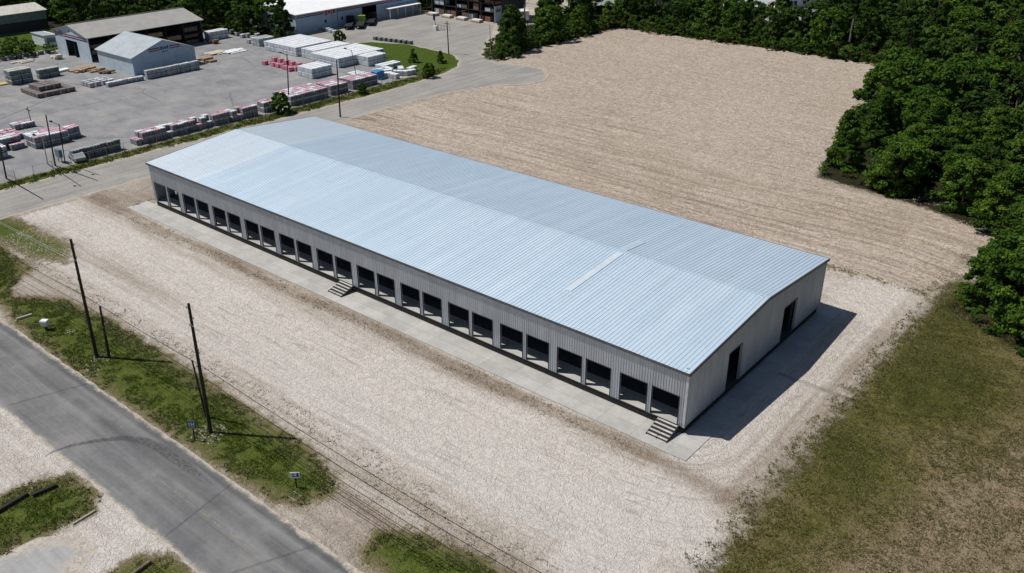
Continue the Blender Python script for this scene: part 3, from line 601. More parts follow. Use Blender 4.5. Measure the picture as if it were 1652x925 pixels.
LFAR = 'tall tree in the dense wood beyond the far edge of the tan field'; LNEAR = 'dense green tree in the wood to the right of the gravel lot'
def tone_(kind, i): return {'near': ('round-crowned', 'low round', 'pointed', 'broad', 'small bushy'), 'far': ('round mid-green', 'pointed dark', 'round dark', 'fresh light green'), 'pine': ('pale-trunked', 'tall pale-trunked', 'short pale-trunked')}[kind][i % len(PROT[kind])]
def edge_(x, y, poly): return 'at the very edge of' if sdist(np.array([[x, y]]), np.array(poly))[0] < 4.5 else 'deep inside'
for k, (x, y, sp, d) in enumerate(trees[:225]):
    if d < 175: ii = k * 7 + int(x); plant('near', ii, x, y, random.uniform(0.8, 1.15), f"{tone_('near', ii)} green tree {edge_(x, y, WOODR)} the wood right of the gravel lot", 'tree', 'trees in the wood right of the lot')
    else:
        kd = 'far' if random.random() < 0.8 else 'pine'; ii = k * 5 + int(x)
        plant(kd, ii, x, y, random.uniform(0.8, 1.15), f"{tone_(kd, ii)} {'pine' if kd == 'pine' else 'tree'} {edge_(x, y, WOODR)} the wood beyond the tan field", 'tree', 'trees beyond the tan field')
left = scatter(WOODL, 7.2, 5000, 1.0, 5); left.sort(key=lambda q: q[3])
left = [q for q in left if not (-275 < q[0] < -245 and q[1] < 62)]
for k, (x, y, sp, d) in enumerate(left[:72]):
    plant('far', k * 3 + int(x) , x, y, random.uniform(0.75, 1.1), f"{tone_('far', k * 3 + int(x))} tree {'beside the long white-roofed building' if x > -216 and y > 84 else 'in the wood behind the tan-roofed shed'}", 'tree', 'trees behind the yard sheds')
def distant_wood(spots, name):
    rg = np.random.default_rng(9); Vs, Ts = [], []; tmpl = []
    for s in range(3):
        C = rg.normal(size=(34, 3)) * [2.1, 2.1, 2.4] + [0, 0, 7]; v, t = leaf_cloud(C, np.full(34, 1.3), 34, 0.55, rg, 0.6, 0.6, np.clip(rg.normal(0.45, 0.18, 34), 0, 1)); tmpl.append((v, t))
    for i, q in enumerate(spots):
        v, t = tmpl[i % 3]; a = rg.uniform(0, 6.28); s = rg.uniform(0.85, 1.2); R = np.array([[math.cos(a), -math.sin(a), 0], [math.sin(a), math.cos(a), 0], [0, 0, 1]])
        Vs.append(v @ R.T * s + [q[0], q[1], 0]); Ts.append(np.clip(t + rg.normal() * 0.1, 0, 1))
    V = np.concatenate(Vs); tag(link(name, np_mesh(name, V, np.arange(len(V)).reshape(-1, 4), M_LEAFD, {'tint': ('FACE', np.concatenate(Ts))})), 'mass of dark trees far behind the wood', 'wood', kind='stuff')
distant_wood(trees[225:] + left[72:], 'distant_wood')
# understorey: one mass of low leaves on the forest floor
ug = scatter(WOODR, 2.9, 14000, 0.4, 12, keepR); ugl = scatter(WOODL, 6.0, 2500, 0.2, 13)
rg = np.random.default_rng(14); U = np.array([(q[0], q[1], rg.uniform(0.4, 1.6)) for q in ug + ugl if q[3] < 300])
Vu, Tu = leaf_cloud(U, rg.uniform(1.0, 1.9, len(U)), 45, 0.32, rg, 0.6, 0.6, np.clip(rg.normal(0.35, 0.2, len(U)), 0, 1))
Vu[:, 2] = np.abs(Vu[:, 2]); tag(link('undergrowth', np_mesh('undergrowth', Vu, np.arange(len(Vu)).reshape(-1, 4), M_LEAF, {'tint': ('FACE', Tu)})), 'low leafy undergrowth covering the floor of the wood', 'undergrowth', kind='stuff')
# bushes along the far edge of the field
k = 0
for s in np.arange(40, 119, 2.9):
    plant('bush', k, -s + random.uniform(-.6, .6), 167.6 + random.uniform(-0.6, 1.4), random.uniform(0.7, 1.2), 'low green bush in the row along the far edge of the tan field', 'bush', 'bushes along the far field edge'); k += 1
for s in np.arange(60, 100, 3.3):
    plant('bush', k, -s + random.uniform(-.6, .6), 172.5 + random.uniform(-1, 2), random.uniform(1.1, 1.5), 'tall green bush behind the low row at the far field edge', 'bush', 'tall bushes behind the far field edge'); k += 1
for t in np.arange(112, 166, 4.2):
    plant('bush', k, -120.8 + random.uniform(-.5, .5), t, random.uniform(0.8, 1.3), 'green bush at the left edge of the tan field beyond the turning circle', 'bush', 'bushes on the left field edge'); k += 1
for (px, py, sc, kd, i, lb) in ((455, 183, 1.05, 'young', 1, 'rounded dark green tree beside a utility pole at the yard fence'), (667, 101, 0.95, 'young', 0, 'small conical evergreen standing on the bright green lawn'),
    (711, 102, 0.85, 'young', 0, 'small spiky evergreen at the right end of the lawn'), (692, 126, 0.85, 'young', 1, 'small leaning round tree by the bend of the access road'),
    (548, 72, 0.9, 'young', 1, 'bushy shrub at the left corner of the lawn near the lumber racks'), (585, 152, 0.6, 'young', 1, 'small scrubby shrub on the grass strip near the light pole'), (484, 160, 0.45, 'young', 0, 'thin shrub in front of the pink-topped pallets at the fence')):
    x, y = G(px, py); plant(kd, i, x, y, sc, lb, 'tree')
for px, py, sc in ((20, 88, 1.1), (35, 92, 1.3), (8, 95, 1.1), (50, 88, 0.9), (80, 86, 0.7)):
    x, y = G(px, py); plant('bush', int(px), x, y, sc, 'leafy bush at the back edge of the yard near the small white shed', 'bush', 'bushes at the back of the yard')
for px, py, sc in ((803, 78, 1.3), (812, 88, 1.2), (806, 96, 0.9), (822, 70, 1.5), (830, 92, 1.2)):
    x, y = G(px, py); plant('bush', 2 + int(px), x, y, sc, 'light green bush clump right of the road end beside a pole', 'bush', 'bushes by the road end')
for kind in PROT.values():
    for p in kind:
        if p.name not in USED:
            for c in list(p.children): bpy.data.objects.remove(c)
            bpy.data.objects.remove(p)

# ---------------------------------------------------------------- grass (stuff) and clods
def tufts(name, polys, dens, size, mat, label, seed, blades=4, lim=None):
    rg = np.random.default_rng(seed); Ps = []
    for poly in polys:
        q = np.array(poly); lo, hi = np.maximum(q.min(0), [-125, -50]), np.minimum(q.max(0), [34, 100]); n = int(max(0, (hi - lo).prod()) * dens)
        c = rg.uniform(lo, hi, (n, 2)); sd = sdist(c, q) + (vnoise(c, 2.0, seed + 1) - 0.5) * 2.2; kp = (sd > 0.1) & (vnoise(c, 1.2, seed + 2, 3) > 0.42); Ps.append(c[kp])
    Pn = np.concatenate(Ps)
    if lim: Pn = Pn[:lim]
    n = len(Pn) * blades; base = np.repeat(Pn, blades, 0) + rg.normal(size=(n, 2)) * size * 0.35; a = rg.uniform(0, 6.28, n); h = size * rg.uniform(0.4, 1.1, n); ln = rg.uniform(0.3, 1.0, n) * h; wv = size * 0.13
    dx, dy = np.cos(a), np.sin(a); z0 = np.zeros(n)
    v0 = np.stack([base[:, 0] - dy * wv, base[:, 1] + dx * wv, z0], 1); v1 = np.stack([base[:, 0] + dy * wv, base[:, 1] - dx * wv, z0], 1)
    v2 = np.stack([base[:, 0] + dx * ln, base[:, 1] + dy * ln, h], 1); V = np.stack([v0, v1, v2], 1).reshape(-1, 3)
    t = np.clip(np.repeat(vnoise(Pn, 4, seed + 3), blades) + rg.normal(size=n) * 0.2, 0, 1)
    tag(link(name, np_mesh(name, V, np.arange(3 * n).reshape(-1, 3), mat, {'tint': ('FACE', t)})), label, 'grass', kind='stuff')
tufts('verge_grass', [VERGE, PATCH2, ISL1, ISL2], 40, 0.2, M_GRASS, 'green tufted grass on the verge and islands beside the road', 21)
tufts('strip_grass', [ST((122.6, -20), (119.4, -20), (118.9, 20), (118.4, 40), (118.2, 74), (120, 90), (123.3, 97), (122.6, 78))], 9, 0.45, M_GRASS, 'rough green grass on the strip between the yard fence and access road', 25)
tufts('dry_grass', [DRY], 24, 0.2, M_STRAW, 'dry olive and straw coloured grass right of the gravel lot', 22)
def strip(s0, s1, t0, t1): return ST((s0, t0), (s1, t0), (s1, t1), (s0, t1))
tufts('weeds', [strip(-11, -8.2, -24, 62), strip(-9, 4.5, 43.9, 45.9), strip(96, 96.9, -3, 20)], 16, 0.22, M_STRAW, 'straw and weeds along the edges of the gravel lot', 41)
tufts('straw', [strip(3, 92, -6.2, -3.9), strip(18, 100, -22.9, -20.6), strip(-2, 20, -26, -21)], 9, 0.16, M_STRAW, 'dead brown straw in thin bands on the gravel lot', 42)
def clods(name, region, n, smin, smax, mat, label, seed, mask):
    rg = np.random.default_rng(seed); (x0, x1), (y0, y1) = region; c = rg.uniform([x0, y0], [x1, y1], (n, 2)); c = c[mask(c)]
    m_ = len(c); s = rg.uniform(smin, smax, m_); a = rg.uniform(0, 6.28, m_); e = rg.uniform(0.9, 1.9, m_)
    T = np.array([(-1, -.5, 0), (1, -.5, 0), (1, .5, 0), (-1, .5, 0), (-.5, 0, .75), (.5, .1, .6)]); Ft = np.array([(0, 1, 5), (0, 5, 4), (1, 2, 5), (2, 3, 4), (2, 4, 5), (3, 0, 4)])
    X_ = T[None, :, 0] * (s * e)[:, None]; Y_ = T[None, :, 1] * s[:, None]; V = np.stack([c[:, :1] + X_ * np.cos(a)[:, None] - Y_ * np.sin(a)[:, None], c[:, 1:] + X_ * np.sin(a)[:, None] + Y_ * np.cos(a)[:, None], T[None, :, 2] * s[:, None] + 0 * X_], -1).reshape(-1, 3)
    Fc = (Ft[None] + 6 * np.arange(m_)[:, None, None]).reshape(-1, 3)
    tag(link(name, np_mesh(name, V, Fc, mat)), label, 'gravel', kind='stuff')
SOILM = simple('pale_clod', (0.44, 0.40, 0.35), 0.95, scale=1.5, var=0.25)
def mlot(c):
    s, t = -c[:, 0], c[:, 1]; inb = (s > -2.4) & (s < 96.7) & (t > -3.6) & (t < 33.7)
    return ~inb & (np.max([sdist(c, q) for q in (VERGE, PATCH2)], 0) < -0.2) & (vnoise(c * [0.4, 1], 5, 44, 4) + np.random.default_rng(5).normal(size=len(c)) * 0.12 > 0.42) & (sdist(c, DRY) < -0.5) & ~((t < -31) & (t > -40.5))
clods('gravel', ((-100, 10), (-31.5, 0)), 90000, 0.015, 0.05, SOILM, 'pale stones and clods scattered over the gravel lot', 31, mlot)
clods('soil_clods', ((-60, 10), (33, 80)), 50000, 0.03, 0.08, simple('tan_clod', (0.40, 0.325, 0.25), 0.95, scale=1.5, var=0.25), 'tan soil clods on the tilled field behind the warehouse', 32, mlot)

# ---------------------------------------------------------------- poles, wires, signs along the road
P1 = G(156, 576); P2 = G(340, 698)
def pole(base, H, lean, r, label, rz=0.0, pins=(), name='utility_pole', parts=True, group=None):
    o = empty(name, (base[0], base[1], 0), rz, label, 'utility pole', group); top = Vector((lean[0], lean[1], H))
    MB().tube((0, 0, -0.5), top, r, r * 0.62, 10).build('shaft', DARKWOOD, o)
    for z, sd in pins:
        b = top * (z / H); MB().tube(b, b + Vector((sd * 0.45, 0, 0.05)), 0.03, 0.03, 6).build('bracket', STEEL, o)
        MB().tube(b + Vector((sd * 0.45, 0, 0)), b + Vector((sd * 0.45, 0, 0.2)), 0.06, 0.04, 8).build('insulator', GALV, o)
    return o
def topfor(base, px, py, H): q = G(px, py, H); return (q[0] - base[0], q[1] - base[1])
pole(P1, 14.2, topfor(P1, 114, 386, 14.2), 0.21, 'tall dark wooden utility pole left of the other on the road verge', 0, ((13.6, 1), (13.0, -1), (12.2, 1), (9.3, -1), (7.2, 1)))
pole(P2, 14.0, topfor(P2, 304, 490, 14.0), 0.21, 'tall dark wooden utility pole nearest the blue sign on the verge', 0, ((13.4, -1), (12.6, 1), (11.6, -1), (9.0, 1), (7.2, -1)))
b = G(176, 577); pole(b, 6.6, topfor(b, 161, 494, 6.6), 0.17, 'short dark wooden stub pole close beside the tall left pole', name='stub_pole')
b = G(333, 672); q = G(310, 582, 7.0); pole(b, 7.0, (q[0] - b[0], q[1] - b[1]), 0.13, 'slanted dark brace pole leaning against the tall pole near the sign', name='brace_pole')
d = Vector((P2[0] - P1[0], P2[1] - P1[1])).normalized()
def at_line(u, z): return Vector((P1[0] + d.x * u, P1[1] + d.y * u, z))
def wire(z0, z1, z2, off, r, sag, mat, name, label, group):
    n_ = Vector((-d.y, d.x, 0)) * off; pts = []
    for (ua, za), (ub, zb), sg in (((-48, z0), (0, z1), sag), ((0, z1), (22.2, z1 - .1), sag * 0.25), ((22.2, z1 - .1), (70, z2), sag)):
        for k in range(14): t = k / 14; pts.append(at_line(ua + (ub - ua) * t, za + (zb - za) * t - sg * 4 * t * (1 - t)) + n_)
    pts.append(at_line(70, z2) + n_); mb = MB()
    for a, b in zip(pts[:-1], pts[1:]): mb.tube(a, b, r, r, 5)
    return tag(mb.build(name, mat), label, 'power line', group)
WB = simple('wire_black', (0.02, 0.02, 0.02), 0.6); WA = simple('wire_aluminium', (0.5, 0.5, 0.5), 0.4, 0.3)
for z, off, lb in ((13.6, 0.45, 'thin pale overhead wire, topmost on the utility poles'), (12.6, -0.45, 'thin pale overhead wire, second from the top on the poles'), (11.4, 0.45, 'thin pale overhead wire, lowest of the pale ones on the poles')):
    wire(z + 0.3, z, z - 0.4, off, 0.014, 0.7, WA, 'overhead_wire', lb, 'wires on the utility poles')
for z, off, r, lb in ((7.6, 0.25, 0.028, 'black overhead cable, highest of the black ones along the verge'), (6.3, 0.25, 0.03, 'black overhead cable, second highest of the black ones'), (4.9, 0.2, 0.024, 'black overhead cable, third highest of the black ones'), (4.1, 0.2, 0.024, 'black overhead cable, lowest of the black ones above the grass')):
    wire(z, z, z - 0.2, off, r, 0.7, WB, 'overhead_cable', lb, 'cables on the utility poles')
# signs and boxes
def sign(px, py, h, w_, hh, bm, ink, label, rz, flip=1):
    x, y = G(px, py); o = empty('sign', (x, y, 0), rz, label, 'sign')
    MB().box(-0.045, 0.045, -0.045, 0.045, 0, h - hh * 0.3).build('post', STEEL if bm is not WHITE else BLACK, o)
    MB().box(-w_ / 2, w_ / 2, -0.10, -0.05, h - hh, h).build('board', bm, o); mb = MB()
    for r_ in ink: mb.box(*[r_[0] * w_ / 2, r_[1] * w_ / 2], -0.108, -0.102, h - hh + r_[2] * hh, h - hh + r_[3] * hh)
    mb.build('lettering', NAVY if bm is WHITE else WHITE, o)
sign(479, 787, 1.75, 0.85, 0.62, WHITE, [(-0.7, -0.1, 0.55, 0.72), (-0.6, 0.1, 0.25, 0.42), (0.3, 0.75, 0.2, 0.8)], 'white sign board on a black post near the end of the grass verge', 0.75)
sign(315, 711, 2.3, 0.8, 0.75, simple('blue_sign', (0.05, 0.11, 0.20), 0.5), [(-0.7, -0.45, 0.3, 0.8), (-0.2, 0.05, 0.3, 0.8), (0.05, 0.3, 0.45, 0.6), (0.4, 0.65, 0.3, 0.8), (-0.7, 0.65, 0.1, 0.18)], 'small blue sign with pale lettering beside the tall utility pole', 0.7)
x, y = G(75, 532); o = empty('utility_box', (x, y, 0), 0.6, 'small white utility box on a dark stand at the left end of the verge', 'utility box')
MB().box(-0.1, 0.1, -0.1, 0.1, 0, 0.6).build('stand', STEEL, o)
mb = MB(); mb.box(-0.36, 0.36, -0.3, 0.3, 0.55, 1.15); mb.prism([(-0.34, 1.152), (0.34, 1.152), (0.30, 1.27), (-0.30, 1.27)], -0.4, 0.4); mb.build('cabinet', WHITE, o)
for i, (a, b, r, mt, lb) in enumerate((((-8, 831), (45, 799), 0.2, DARKWOOD, 'long dark timber beam lying on the grass island at far left'), ((53, 802), (91, 785), 0.2, DARKWOOD, 'shorter dark timber beam on the grass island nearest the road'),
        ((118, 847), (154, 825), 0.10, STONE, 'pale timber kerb at the lower edge of the grass island'), ((205, 936), (243, 908), 0.18, LUMBERD, 'weathered timber beam on the bottom grass island'), ((27, 517), (52, 509), 0.16, STONE, 'pale log lying in the grass near the gravel crossing'))):
    a, b = Vector((*G(*a), 0)), Vector((*G(*b), 0)); L_ = (b - a).length; mb = MB(); mb.prism([(-r, 0), (r, 0), (r * 0.95, r * 1.3), (r * 0.6, r * 1.7), (-r * 0.7, r * 1.65), (-r * 0.98, r * 1.2)], 0, L_ * 0.52).prism([(-r * .96, 0.0), (r * .97, 0), (r * 0.9, r * 1.28), (r * 0.6, r * 1.66), (-r * 0.7, r * 1.6), (-r * 0.95, r * 1.2)], L_ * 0.525, L_)
    o = mb.build('timber_beam', mt); o.location = a; o.rotation_euler = (0, 0, math.atan2((b - a).y, (b - a).x)); tag(o, lb, 'timber beam')
def rubble(px, py, rad, n, label):
    x, y = G(px, py); mb = MB(); 
    for _ in range(n):
        a, q = random.uniform(0, 6.28), rad * random.random() ** 0.6; s = random.uniform(0.04, 0.13); cx, cy = x + q * math.cos(a), y + q * math.sin(a)
        pts = [(cx + s * random.uniform(.6, 1.5) * math.cos(k * 1.26), cy + s * random.uniform(.6, 1.5) * math.sin(k * 1.26)) for k in range(5)]; k0 = len(mb.v)
        mb.v += [(p[0], p[1], 0) for p in pts] + [(cx, cy, s * 0.9)]; mb.f += [(k0 + i, k0 + (i + 1) % 5, k0 + 5) for i in range(5)]; mb.mi += [0] * 5
    tag(mb.build('rubble', STONE), label, 'rubble', kind='stuff')
rubble(338, 700, 1.7, 150, 'pale rubble round the foot of the tall pole near the blue sign'); rubble(165, 578, 1.1, 60, 'pale rubble between the tall left pole and its stub'); rubble(140, 600, 1.6, 45, 'pale debris in the grass below the left poles'); rubble(112, 536, 0.6, 30, 'pale debris right of the white utility box')
mb = MB(); x, y = G(475, 801)
for a, b in (((-.5, -.35), (.5, -.35)), ((.5, -.35), (.5, .35)), ((.5, .35), (-.5, .35)), ((-.5, .35), (-.5, -.35))): mb.tube((x + a[0], y + a[1], .05), (x + b[0], y + b[1], .05), .025, .025, 6)
tag(mb.build('pipe_frame', STONE), 'small pale square pipe frame lying in the grass below the white sign', 'pipe frame')

# ---------------------------------------------------------------- yard buildings (aligned with the long building)
def gable(name, s0, s1, t0, t1, he, hr, ridge, wm, rm, label, over=0.5, parts=True, walls='nesw'):
    """s0<s1, t0<t1; ridge 't' or 's'. origin at near corner (s0,t0)"""
    L_, W_ = s1 - s0, t1 - t0; o = empty(name, (-s0, t0, 0), 0, label, 'building')
    rot = ridge == 't'; th = 0.12; mb = MB()
    # walls
    if ridge == 't': g1 = [(-L_, 0), (0, 0), (0, he), (-L_ / 2, hr), (-L_, he)]
    else: g1 = [(0, 0), (W_, 0), (W_, he), (W_ / 2, hr), (0, he)]
    return o, L_, W_, g1
def ribbed(mat_name, col, ax, pitch=0.9): 
    return simple(mat_name, col, 0.6)
# shed 1: big open-sided lumber shed with white gable wall
S0, S1, T0, T1, HE1, HR1 = 198.0, 216.0, 43.2, 76.0, 6.2, 8.3; L1 = S1 - S0; W1 = T1 - T0
o = empty('lumber_shed', (-S0, T0, 0), 0, 'large open-sided lumber shed with tan roof and white gable wall', 'building')
mb = MB(); dl, dr = -12.5, -6.2   # door in gable wall
mb.prism([(-L1, 0), (dl, 0), (dl, 4.4), (dl, 7.2), (-L1, HE1)][:3] + [(dl, HE1 + (HR1 - HE1) * (L1 + dl) / (L1 / 2)), (-L1, HE1)], 0, 0.15, 'y')
mb.prism([(dr, 0), (0, 0), (0, HE1), (dr, HE1 + (HR1 - HE1) * (-dr) / (L1 / 2))], 0, 0.15, 'y')
mb.prism([(dl, 4.4), (dr, 4.4), (dr, HE1 + (HR1 - HE1) * (-dr) / (L1 / 2)), (-L1 / 2, HR1), (dl, HE1 + (HR1 - HE1) * (L1 + dl) / (L1 / 2))], 0, 0.15, 'y')
gw = mb.build('gable_wall', BLUEW, o)
def stripe(x0, x1, z0, z1, mt, yo, parent, nm='stripe'):
    MB().box(x0, x1, yo - 0.03, yo - 0.004, z0, z1).build(nm, mt, parent)
for x0, x1 in ((-L1 + 0.1, -15.6), (-12.9, -0.8)):
    stripe(x0, x1, 5.55, 5.85, RED, 0, gw); stripe(x0, x1, 5.0, 5.3, NAVY, 0, gw)
em = MB()                                                             # blurred emblem between the stripes
for k, (a, b_, c, d_) in enumerate(((-15.3, -14.5, 5.0, 6.3), (-14.3, -14.0, 4.9, 6.4), (-14.1, -13.3, 5.5, 5.8), (-13.5, -13.2, 4.9, 6.4))): em.box(a, b_, -0.06, -0.035, c, d_)
em.build('emblem', simple('emblem_violet', (0.18, 0.14, 0.26), 0.6), gw)
stripe(-9.8, -9.2, 6.6, 7.0, NAVY, 0, gw, 'vent')
for sg, ya in ((1, 0.7), (-1, -L1 - 0.7)):
    MB().prism([(ya, HE1 - 0.12), (-L1 / 2, HR1), (-L1 / 2, HR1 + 0.12), (ya, HE1)], -0.5, W1 + 0.5, 'y').build('roof', TANROOF, o)
MB().box(-L1 / 2 - 1.2, -L1 / 2 - 0.6, -0.3, W1 + 0.3, HR1 - 0.02, HR1 + 0.2).build('ridge_vent', simple('dark_vent', (0.12, 0.11, 0.10)), o)
MB().box(-L1 + 0.0, -L1 + 0.12, 0.16, W1, 0, HE1 - 0.1).build('back_wall', BLUES, o)
MB().box(-L1, 0.0, W1 - 0.12, W1, 0, HE1 - 0.1).build('end_wall', simple('dark_blue_sheet', (0.10, 0.14, 0.18)), o)
MB().box(-9.3, -9.0, 0.4, W1 - 0.4, 0, HE1 - 0.2).build('partition', BLACK, o)
for k in range(7): MB().box(-0.6, -0.3, 0.3 + k * 5.35, 0.6 + k * 5.35, 0, HE1 - 0.15).build('post', BLACK, o)
rk = MB()
for k in range(7):
    for z in (1.6, 3.2, 4.7): rk.box(-3.2, -0.7, 0.3 + k * 5.35, min(W1 - .3, 5.6 + k * 5.35), z, z + 0.1)
rk.build('rack_shelf', BLACK, o)
LB = MB().box(-1.2, 1.2, -2.1, 2.1, 0.0, 1.15); lbm = None; n_l = 0
for k in range(6):
    for z in (0.1, 1.75, 3.35):
        if random.random() < 0.1: continue
        q = MB().box(-1.15, 1.15, -2.1, 2.1, 0, random.uniform(0.7, 1.15)).build('lumber_pack', random.choice((LUMBER, LUMBERD, LUMBERD)))
        q.location = (-S0 - 2.0, T0 + 3.0 + k * 5.35, z); tag(q, 'lumber pack racked on the open side of the tan-roofed shed', 'lumber', 'lumber packs in the tan-roofed shed')
q = MB().box(-1.4, 1.4, -1.2, 1.2, 0, 2.6).build('lumber_pack', BLOCKG); q.location = (-S0 - 9.5, T0 + 3, 0.02); tag(q, 'tall grey stack seen inside the doorway of the tan-roofed shed', 'stack')
# shed 2
S0, S1, T0, T1 = 176.0, 193.0, 42.6, 59.6; L2, W2 = S1 - S0, T1 - T0; he, hr = 4.2, 7.2
o = empty('gable_shed', (-S0, T0, 0), 0, 'pale blue metal shed with a grey gable roof and small emblem', 'building')
MB().box(-L2, -0.12, 0, 0.12, 0, he).build('side_wall', BLUEW, o); MB().box(-L2, -0.12, W2 - 0.12, W2, 0, he).build('side_wall', BLUES, o)
g = [(0.0, 0), (W2, 0), (W2, he), (W2 / 2, hr), (0.0, he)]
gw = MB().prism(g, -0.118, 0.0, 'x').build('gable_wall', BLUES, o); MB().prism(g, -L2, -L2 + 0.12, 'x').build('gable_wall', BLUES, o)
for a, b in ((-0.4, W2 / 2), (W2 + 0.4, W2 / 2)): MB().prism([(a, he - 0.14), (b, hr), (b, hr + 0.12), (a, he - 0.02)], -L2 - 0.3, 0.3, 'x').build('roof', GREYROOF, o)
for a, b in ((4.6, 7.6), (10.2, 13.2)):
    MB().box(0.004, 0.03, a, b, 5.35, 5.6).build('stripe', NAVY, gw); MB().box(0.004, 0.03, a, b, 4.85, 5.1).build('stripe', RED, gw)
em = MB()
for a, b, z0, z1 in ((7.8, 8.3, 4.9, 5.7), (8.5, 8.7, 4.9, 5.6), (8.9, 9.3, 5.0, 5.6), (9.5, 9.9, 5.0, 5.7), (8.0, 9.6, 4.35, 4.5)): em.box(0.004, 0.035, a, b, z0, z1)
em.build('emblem', NAVY, gw)
# long white-roofed building
S0, S1, T0, T1 = 186.0, 210.0, 99.2, 149.0; L3, W3 = S1 - S0, T1 - T0; he, hr = 5.6, 7.0
o = empty('store_building', (-S0, T0, 0), 0, 'long pale blue building with a bright white roof and dark doorway', 'building')
mb = MB(); mb.box(-0.12, 0, 0, 25.5, 0, he).box(-0.12, 0, 31.5, W3, 0, he).box(-0.12, 0, 25.5, 31.5, 4.6, he); fw = mb.build('front_wall', BLUES, o)
g = [(-L3, 0), (-0.122, 0), (-0.122, he), (-L3 / 2, hr), (-L3, he)]; MB().prism(g, 0, 0.12, 'y').build('end_wall', BLUEW, o); MB().prism(g, W3 - 0.12, W3, 'y').build('end_wall', BLUEW, o)
MB().box(-8, -7.8, 0.2, W3 - 0.2, 0, he - 0.3).build('partition', BLACK, o)
for a, b in ((0.6, -L3 / 2), (-L3 - 0.6, -L3 / 2)): MB().prism([(a, he - 0.05), (b, hr), (b, hr + 0.15), (a, he + 0.1)], -0.5, W3 + 0.5, 'y').build('roof', WHITEROOF, o)
for a, b in ((0.4, 10.5), (15.5, W3 - 0.3)): MB().box(0.004, 0.04, a, b, 4.95, 5.2).build('stripe', RED, fw); MB().box(0.004, 0.04, a, b, 4.5, 4.75).build('stripe', NAVY, fw)
em = MB()
for a, b, z0, z1 in ((11, 11.8, 4.0, 5.4), (12, 12.9, 4.4, 5.3), (13.2, 13.6, 3.9, 5.4), (13.9, 14.9, 4.3, 5.3)): em.box(0.004, 0.045, a, b, z0, z1)
em.build('emblem', simple('emblem_red', (0.35, 0.07, 0.1)), fw)
for y in (10.6, 17.0): MB().box(0.004, 0.04, y, y + 0.7, 1.9, 2.8).build('window', GLASS, fw)
aw = MB(); aw.box(0.05, 3.4, 34, 48, 3.1, 3.25); aw.build('canopy', WHITEROOF, o)
for k in range(5): MB().box(3.1, 3.25, 34.2 + k * 3.35, 34.35 + k * 3.35, 0, 3.1).build('canopy_post', WHITE, o)
# far lumber store
S0, S1, T0, T1 = 152.6, 180.0, 149.2, 164.0; L4, W4 = S1 - S0, T1 - T0; he = 8.2
o = empty('lumber_store', (-S0, T0, 0), 0, 'tall dark open-fronted lumber store at the far end of the pavement', 'building')
MB().prism([(-0.8, he), (W4 / 2, he + 1.6), (W4 + 0.6, he), (W4 + 0.6, he + 0.15), (W4 / 2, he + 1.75), (-0.8, he + 0.15)], -L4 - 0.5, 0.5, 'x').build('roof', simple('green_roof', (0.16, 0.19, 0.17)), o)
MB().box(-L4, 0, W4 - 0.15, W4, 0, he - .1).box(-0.15, 0, 3.2, W4 - 0.16, 0, he - .1).box(-L4, -L4 + .15, 0, W4 - 0.16, 0, he - .1).build('wall', simple('dark_wall', (0.05, 0.05, 0.055)), o)
MB().box(-0.16, 0.0, 0.0, 3.19, 0, 5.0).build('end_panel', BLUES, o)
for k in range(6): MB().box(-L4 + 0.3 + k * 5.3, -L4 + 0.6 + k * 5.3, 0, 0.3, 0, he).build('post', BLACK, o)
MB().box(-L4 + .2, -.2, 0.1, 3.4, 3.0, 3.12).box(-L4 + .2, -.2, 0.1, 3.4, 5.4, 5.52).build('shelf', STEEL, o)
for k in range(11):
    for z in (0.0, 3.14, 5.54):
        if random.random() < 0.15: continue
        q = MB().box(-1.05, 1.05, -1.2, 1.2, 0, random.uniform(0.8, 1.9)).build('lumber_pack', random.choice((LUMBER, LUMBERD, LUMBERD, BRICK, BLOCKW))); q.location = (-S1 + 1.9 + k * 2.45, T0 + 1.7, z + 0.02)
        tag(q, 'lumber pack on the racks of the tall dark lumber store', 'lumber', 'lumber packs in the dark store')
for k in range(4):
    q = MB().box(-1.8, 1.8, -1.0, 1.0, 0, 0.5).box(-1.6, 1.6, -0.8, 0.8, 0.502, 0.9, 1).build('sheet_stack', [LUMBER, WRAPW]); q.location = (-177 + k * 6.3, 147.0, 0.02); tag(q, 'low pale sheet stack on the pavement before the dark lumber store', 'stack', 'sheet stacks before the dark store')
# upper left long building and little shed
o = empty('storage_building', (-253, 18, 0), 0, 'long low building with pale metal roof at the far upper left', 'building')
MB().box(-14, 0, 0, 40, 0, 3.0).build('base_wall', simple('brown_wall', (0.05, 0.045, 0.045)), o); MB().prism([(-14, 3.002), (0, 3.002), (0, 5.4), (-14, 5.4)], 0, 40, 'y').build('upper_wall', simple('grey_green_wall', (0.22, 0.25, 0.25)), o)
for a in (0.5, -14.5): MB().prism([(a, 5.4), (-7, 6.8), (-7, 6.95), (a, 5.55)], -0.4, 40.4, 'y').build('roof', simple('cream_roof', (0.52, 0.51, 0.46)), o)
o = empty('small_shed', (-226.6, 44.6, 0), 0, 'small white box shed on the grass left of the lumber shed', 'shed')
MB().box(-7.4, 0, 0, 3.6, 0, 2.9).build('wall', WHITE, o); MB().prism([(-0.2, 2.95), (3.8, 2.75), (3.8, 2.87), (-0.2, 3.07)], -7.6, 0.2, 'x').build('roof', GREYROOF, o)
MB().box(0.003, 0.03, 0.6, 3.0, 1.0, 2.2).build('window', simple('grey_glass', (0.15, 0.18, 0.2), 0.2), o)

